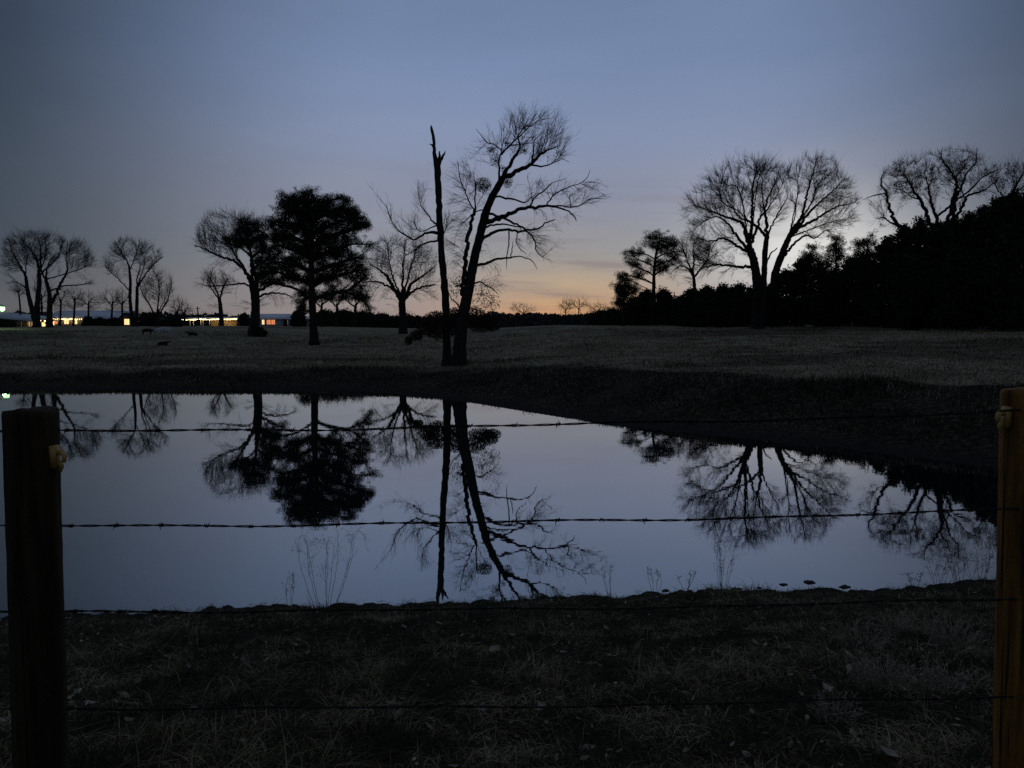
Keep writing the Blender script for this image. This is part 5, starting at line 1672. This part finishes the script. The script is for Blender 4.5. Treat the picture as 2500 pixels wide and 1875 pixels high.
def blades_bent(C, r, h, w, lean_, nrm_up=None):
    n = len(C)
    th = r.uniform(0, 2 * math.pi, n)
    out_ = np.stack([np.cos(th), np.sin(th), np.zeros(n)], 1)
    side_ = np.stack([-np.sin(th), np.cos(th), np.zeros(n)], 1) * (w * .5)[:, None]
    l = lean_[:, None]
    m = C + np.array([0, 0, 1]) * (h * np.maximum(.6 - .12 * lean_, .25))[:, None] + out_ * (h[:, None] * l * .35)
    e = C + np.array([0, 0, 1]) * (h * np.maximum(1 - .45 * lean_, .12))[:, None] + out_ * (h[:, None] * l)
    V_ = np.stack([C - side_, C + side_, m + side_ * .7, m - side_ * .7, e], 1).reshape(-1, 3)
    b0 = np.arange(n) * 5
    return V_, np.stack([b0, b0 + 1, b0 + 2, b0 + 3], 1), np.stack([b0 + 3, b0 + 2, b0 + 4], 1)


def grass_mat(name, a, b_, c, sc_, dark=None):
    m = bpy.data.materials.new(name)
    m.use_nodes = True
    t = m.node_tree
    bs = t.nodes['Principled BSDF']
    bs.inputs['Roughness'].default_value = .9
    bs.inputs['Specular IOR Level'].default_value = .1
    g = N(t, 'ShaderNodeNewGeometry')
    n_ = N(t, 'ShaderNodeTexNoise'); n_.inputs['Scale'].default_value = sc_; n_.inputs['Detail'].default_value = 4
    t.links.new(g.outputs['Position'], n_.inputs['Vector'])
    f = math_n(t, 'ADD', math_n(t, 'MULTIPLY', n_.outputs[0], .75), math_n(t, 'MULTIPLY', g.outputs['Random Per Island'], .3))
    cc_ = ramp(t, f, [(.36, a), (.55, b_), (.75, c)])
    if dark:
        at_ = N(t, 'ShaderNodeAttribute', attribute_name='cover')
        cc_ = mix(t, at_.outputs['Fac'], ramp(t, f, [(.40, dark[0]), (.60, dark[1]), (.74, dark[2])]), cc_)
    t.links.new(cc_, bs.inputs['Base Color'])
    return m


gmn = grass_mat('near_grass', (.012, .012, .004), (.045, .039, .015), (.36, .28, .155), 2.2)  # near grass colour lowered to imitate darkening toward the view's lower edge
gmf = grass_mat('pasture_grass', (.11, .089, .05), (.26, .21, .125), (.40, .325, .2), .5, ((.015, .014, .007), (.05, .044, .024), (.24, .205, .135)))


def near_grass():
    r = np.random.default_rng(500)
    n = 150000
    D = 1.9 + 7.4 * r.random(n) ** 1.25
    x = (r.random(n) * 2 - 1) * (D * .74 + .3)
    z, s, w = terrain(x, D)
    keep = (s > .12 + .5 * r.random(n) ** 2) & (vnoise(x * 3.1, D * 3.1) + .35 * vnoise(x * 9, D * 9) > -.42 + .3 * r.random(n) * (s < .5))
    x, D, z, s = x[keep], D[keep], z[keep], s[keep]
    m = len(x)
    h = r.gamma(3.0, .0125, m) + .012
    h *= 1 + .8 * (vnoise(x * 1.2, D * 1.2) > .12)
    V_, q, t_ = blades_bent(np.stack([x, D, z - .004], 1), r, h, .003 + .003 * r.random(m), r.uniform(.6, 2.8, m))
    ob = mesh_np('near_grass', V_, [q, t_], gmn)
    tag(ob, 'short darkened grass on the near bank below the fence', 'grass', kind='stuff')


def far_grass():
    r = np.random.default_rng(501)
    n = 210000
    az = np.radians(r.uniform(-37, 37, n))
    D = 14 * (80 / 14) ** (r.random(n) ** .9)
    x = np.tan(az) * D
    z, s, w = terrain(x, D)
    keep = (s > .1) & (D > 13) & (vnoise(x * .7, D * .7) > -.32)
    x, D, z, s = x[keep], D[keep], z[keep], s[keep]
    m = len(x)
    bank = s < 6
    h = (r.gamma(3, .03, m) + .03) * np.where(bank, 1.0, .75) * (1 + 1.1 * sstep((vnoise(x * .3 + 1, D * .3) - .18) / .1)) * np.clip(s / 3.0, .08, 1)
    V_, q, t_ = blades_bent(np.stack([x, D, z - .01], 1), r, h, (.012 + .0006 * D) * r.uniform(.6, 1.4, m), r.uniform(.3, 1.3, m))
    ob = mesh_np('pasture_grass', V_, [q, t_], gmf)
    cv_ = cover(x, D, s).repeat(5)
    ob.data.attributes.new('cover', 'FLOAT', 'POINT').data.foreach_set('value', cv_.astype(np.float32))
    tag(ob, 'short dry pasture grass beyond the pond', 'grass', kind='stuff')


def fallen_leaves():
    r = np.random.default_rng(502)
    n = 1500
    D = 2.1 + 5.8 * r.random(n) ** 1.2
    x = (r.random(n) * 2 - 1) * D * .72
    z, s, w = terrain(x, D)
    k = s > .15
    x, D, z = x[k], D[k], z[k]
    n = len(x)
    C = np.stack([x, D, z + .012 + .02 * r.random(n)], 1)
    d = nrm(np.stack([r.standard_normal(n), r.standard_normal(n), .35 * r.standard_normal(n)], 1))
    up3 = nrm(np.stack([.4 * r.standard_normal(n), .4 * r.standard_normal(n), np.ones(n)], 1))
    sd = nrm(np.cross(d, up3))
    L_ = (r.gamma(2.2, .0055, n) + .006)[:, None]
    W_ = L_ * r.uniform(.25, .6, n)[:, None]
    V_ = np.stack([C - d * L_, C - d * L_ * .2 + sd * W_, C + d * L_ * .5 + sd * W_ * .7, C + d * L_ * 1.1 + up3 * L_ * .2, C + d * L_ * .5 - sd * W_ * .7, C - d * L_ * .2 - sd * W_], 1).reshape(-1, 3)
    b0 = np.arange(n) * 6
    q = np.concatenate([np.stack([b0, b0 + 1, b0 + 2, b0 + 3], 1), np.stack([b0, b0 + 3, b0 + 4, b0 + 5], 1)])
    tag(mesh_np('fallen_leaves', V_, q, M['leaf']), 'scattered pale fallen leaves in the foreground grass', 'leaves', kind='stuff')


near_grass()
far_grass()
fallen_leaves()


def clod(label, xd, yd, w_px, seed):
    r = np.random.default_rng(seed)
    q = shore(xd * K, yd * K)
    w = w_px * K * PXM(q[1]) * .5
    bm_ = bmesh.new()
    bmesh.ops.create_icosphere(bm_, subdivisions=3, radius=1.0)
    ph = r.uniform(0, 6, 6)
    for v in bm_.verts:
        c = v.co
        k = 1 + .22 * math.sin(c.x * 4 + ph[0]) * math.sin(c.y * 3 + ph[1]) + .14 * math.sin(c.x * 9 + ph[2] + c.z * 5) + .08 * r.standard_normal()
        v.co = Vector((c.x * w * k, c.y * w * .6 * k, c.z * w * .32 * k))
    me_ = bpy.data.meshes.new('mud_clod'); bm_.to_mesh(me_); bm_.free(); me_.materials.append(M['mud'])
    o_ = bpy.data.objects.new('mud_clod', me_); COL.objects.link(o_)
    o_.location = (q[0], q[1], .0)
    tag(o_, label, 'mud clod', 'mud clods in the shallows')


for k_, (xd, yd, w_, lb) in enumerate([
        (1748, 1258, 26, 'largest dark mud clod in the shallows, offshore on the right'), (1692, 1263, 18, 'smaller mud clod just left of the largest one'), (1438, 1276, 18, 'mud clod on the shore beside the forked weed'),
        (1532, 1272, 14, 'little mud clod left of the vase-shaped weed'), (1590, 1273, 22, 'low mud clod right of the vase-shaped weed'), (1640, 1270, 12, 'tiny mud clod between the vase-shaped weed and the larger clods'),
        (1410, 1279, 10, 'tiny mud clod at the foot of the forked weed'), (1825, 1268, 24, 'flat mud clod near the shore right of the largest clod')]):
    clod(lb, xd, yd, w_, 700 + k_)

for o_ in ROOTS:
    if '_o' in o_:
        del o_['_o']
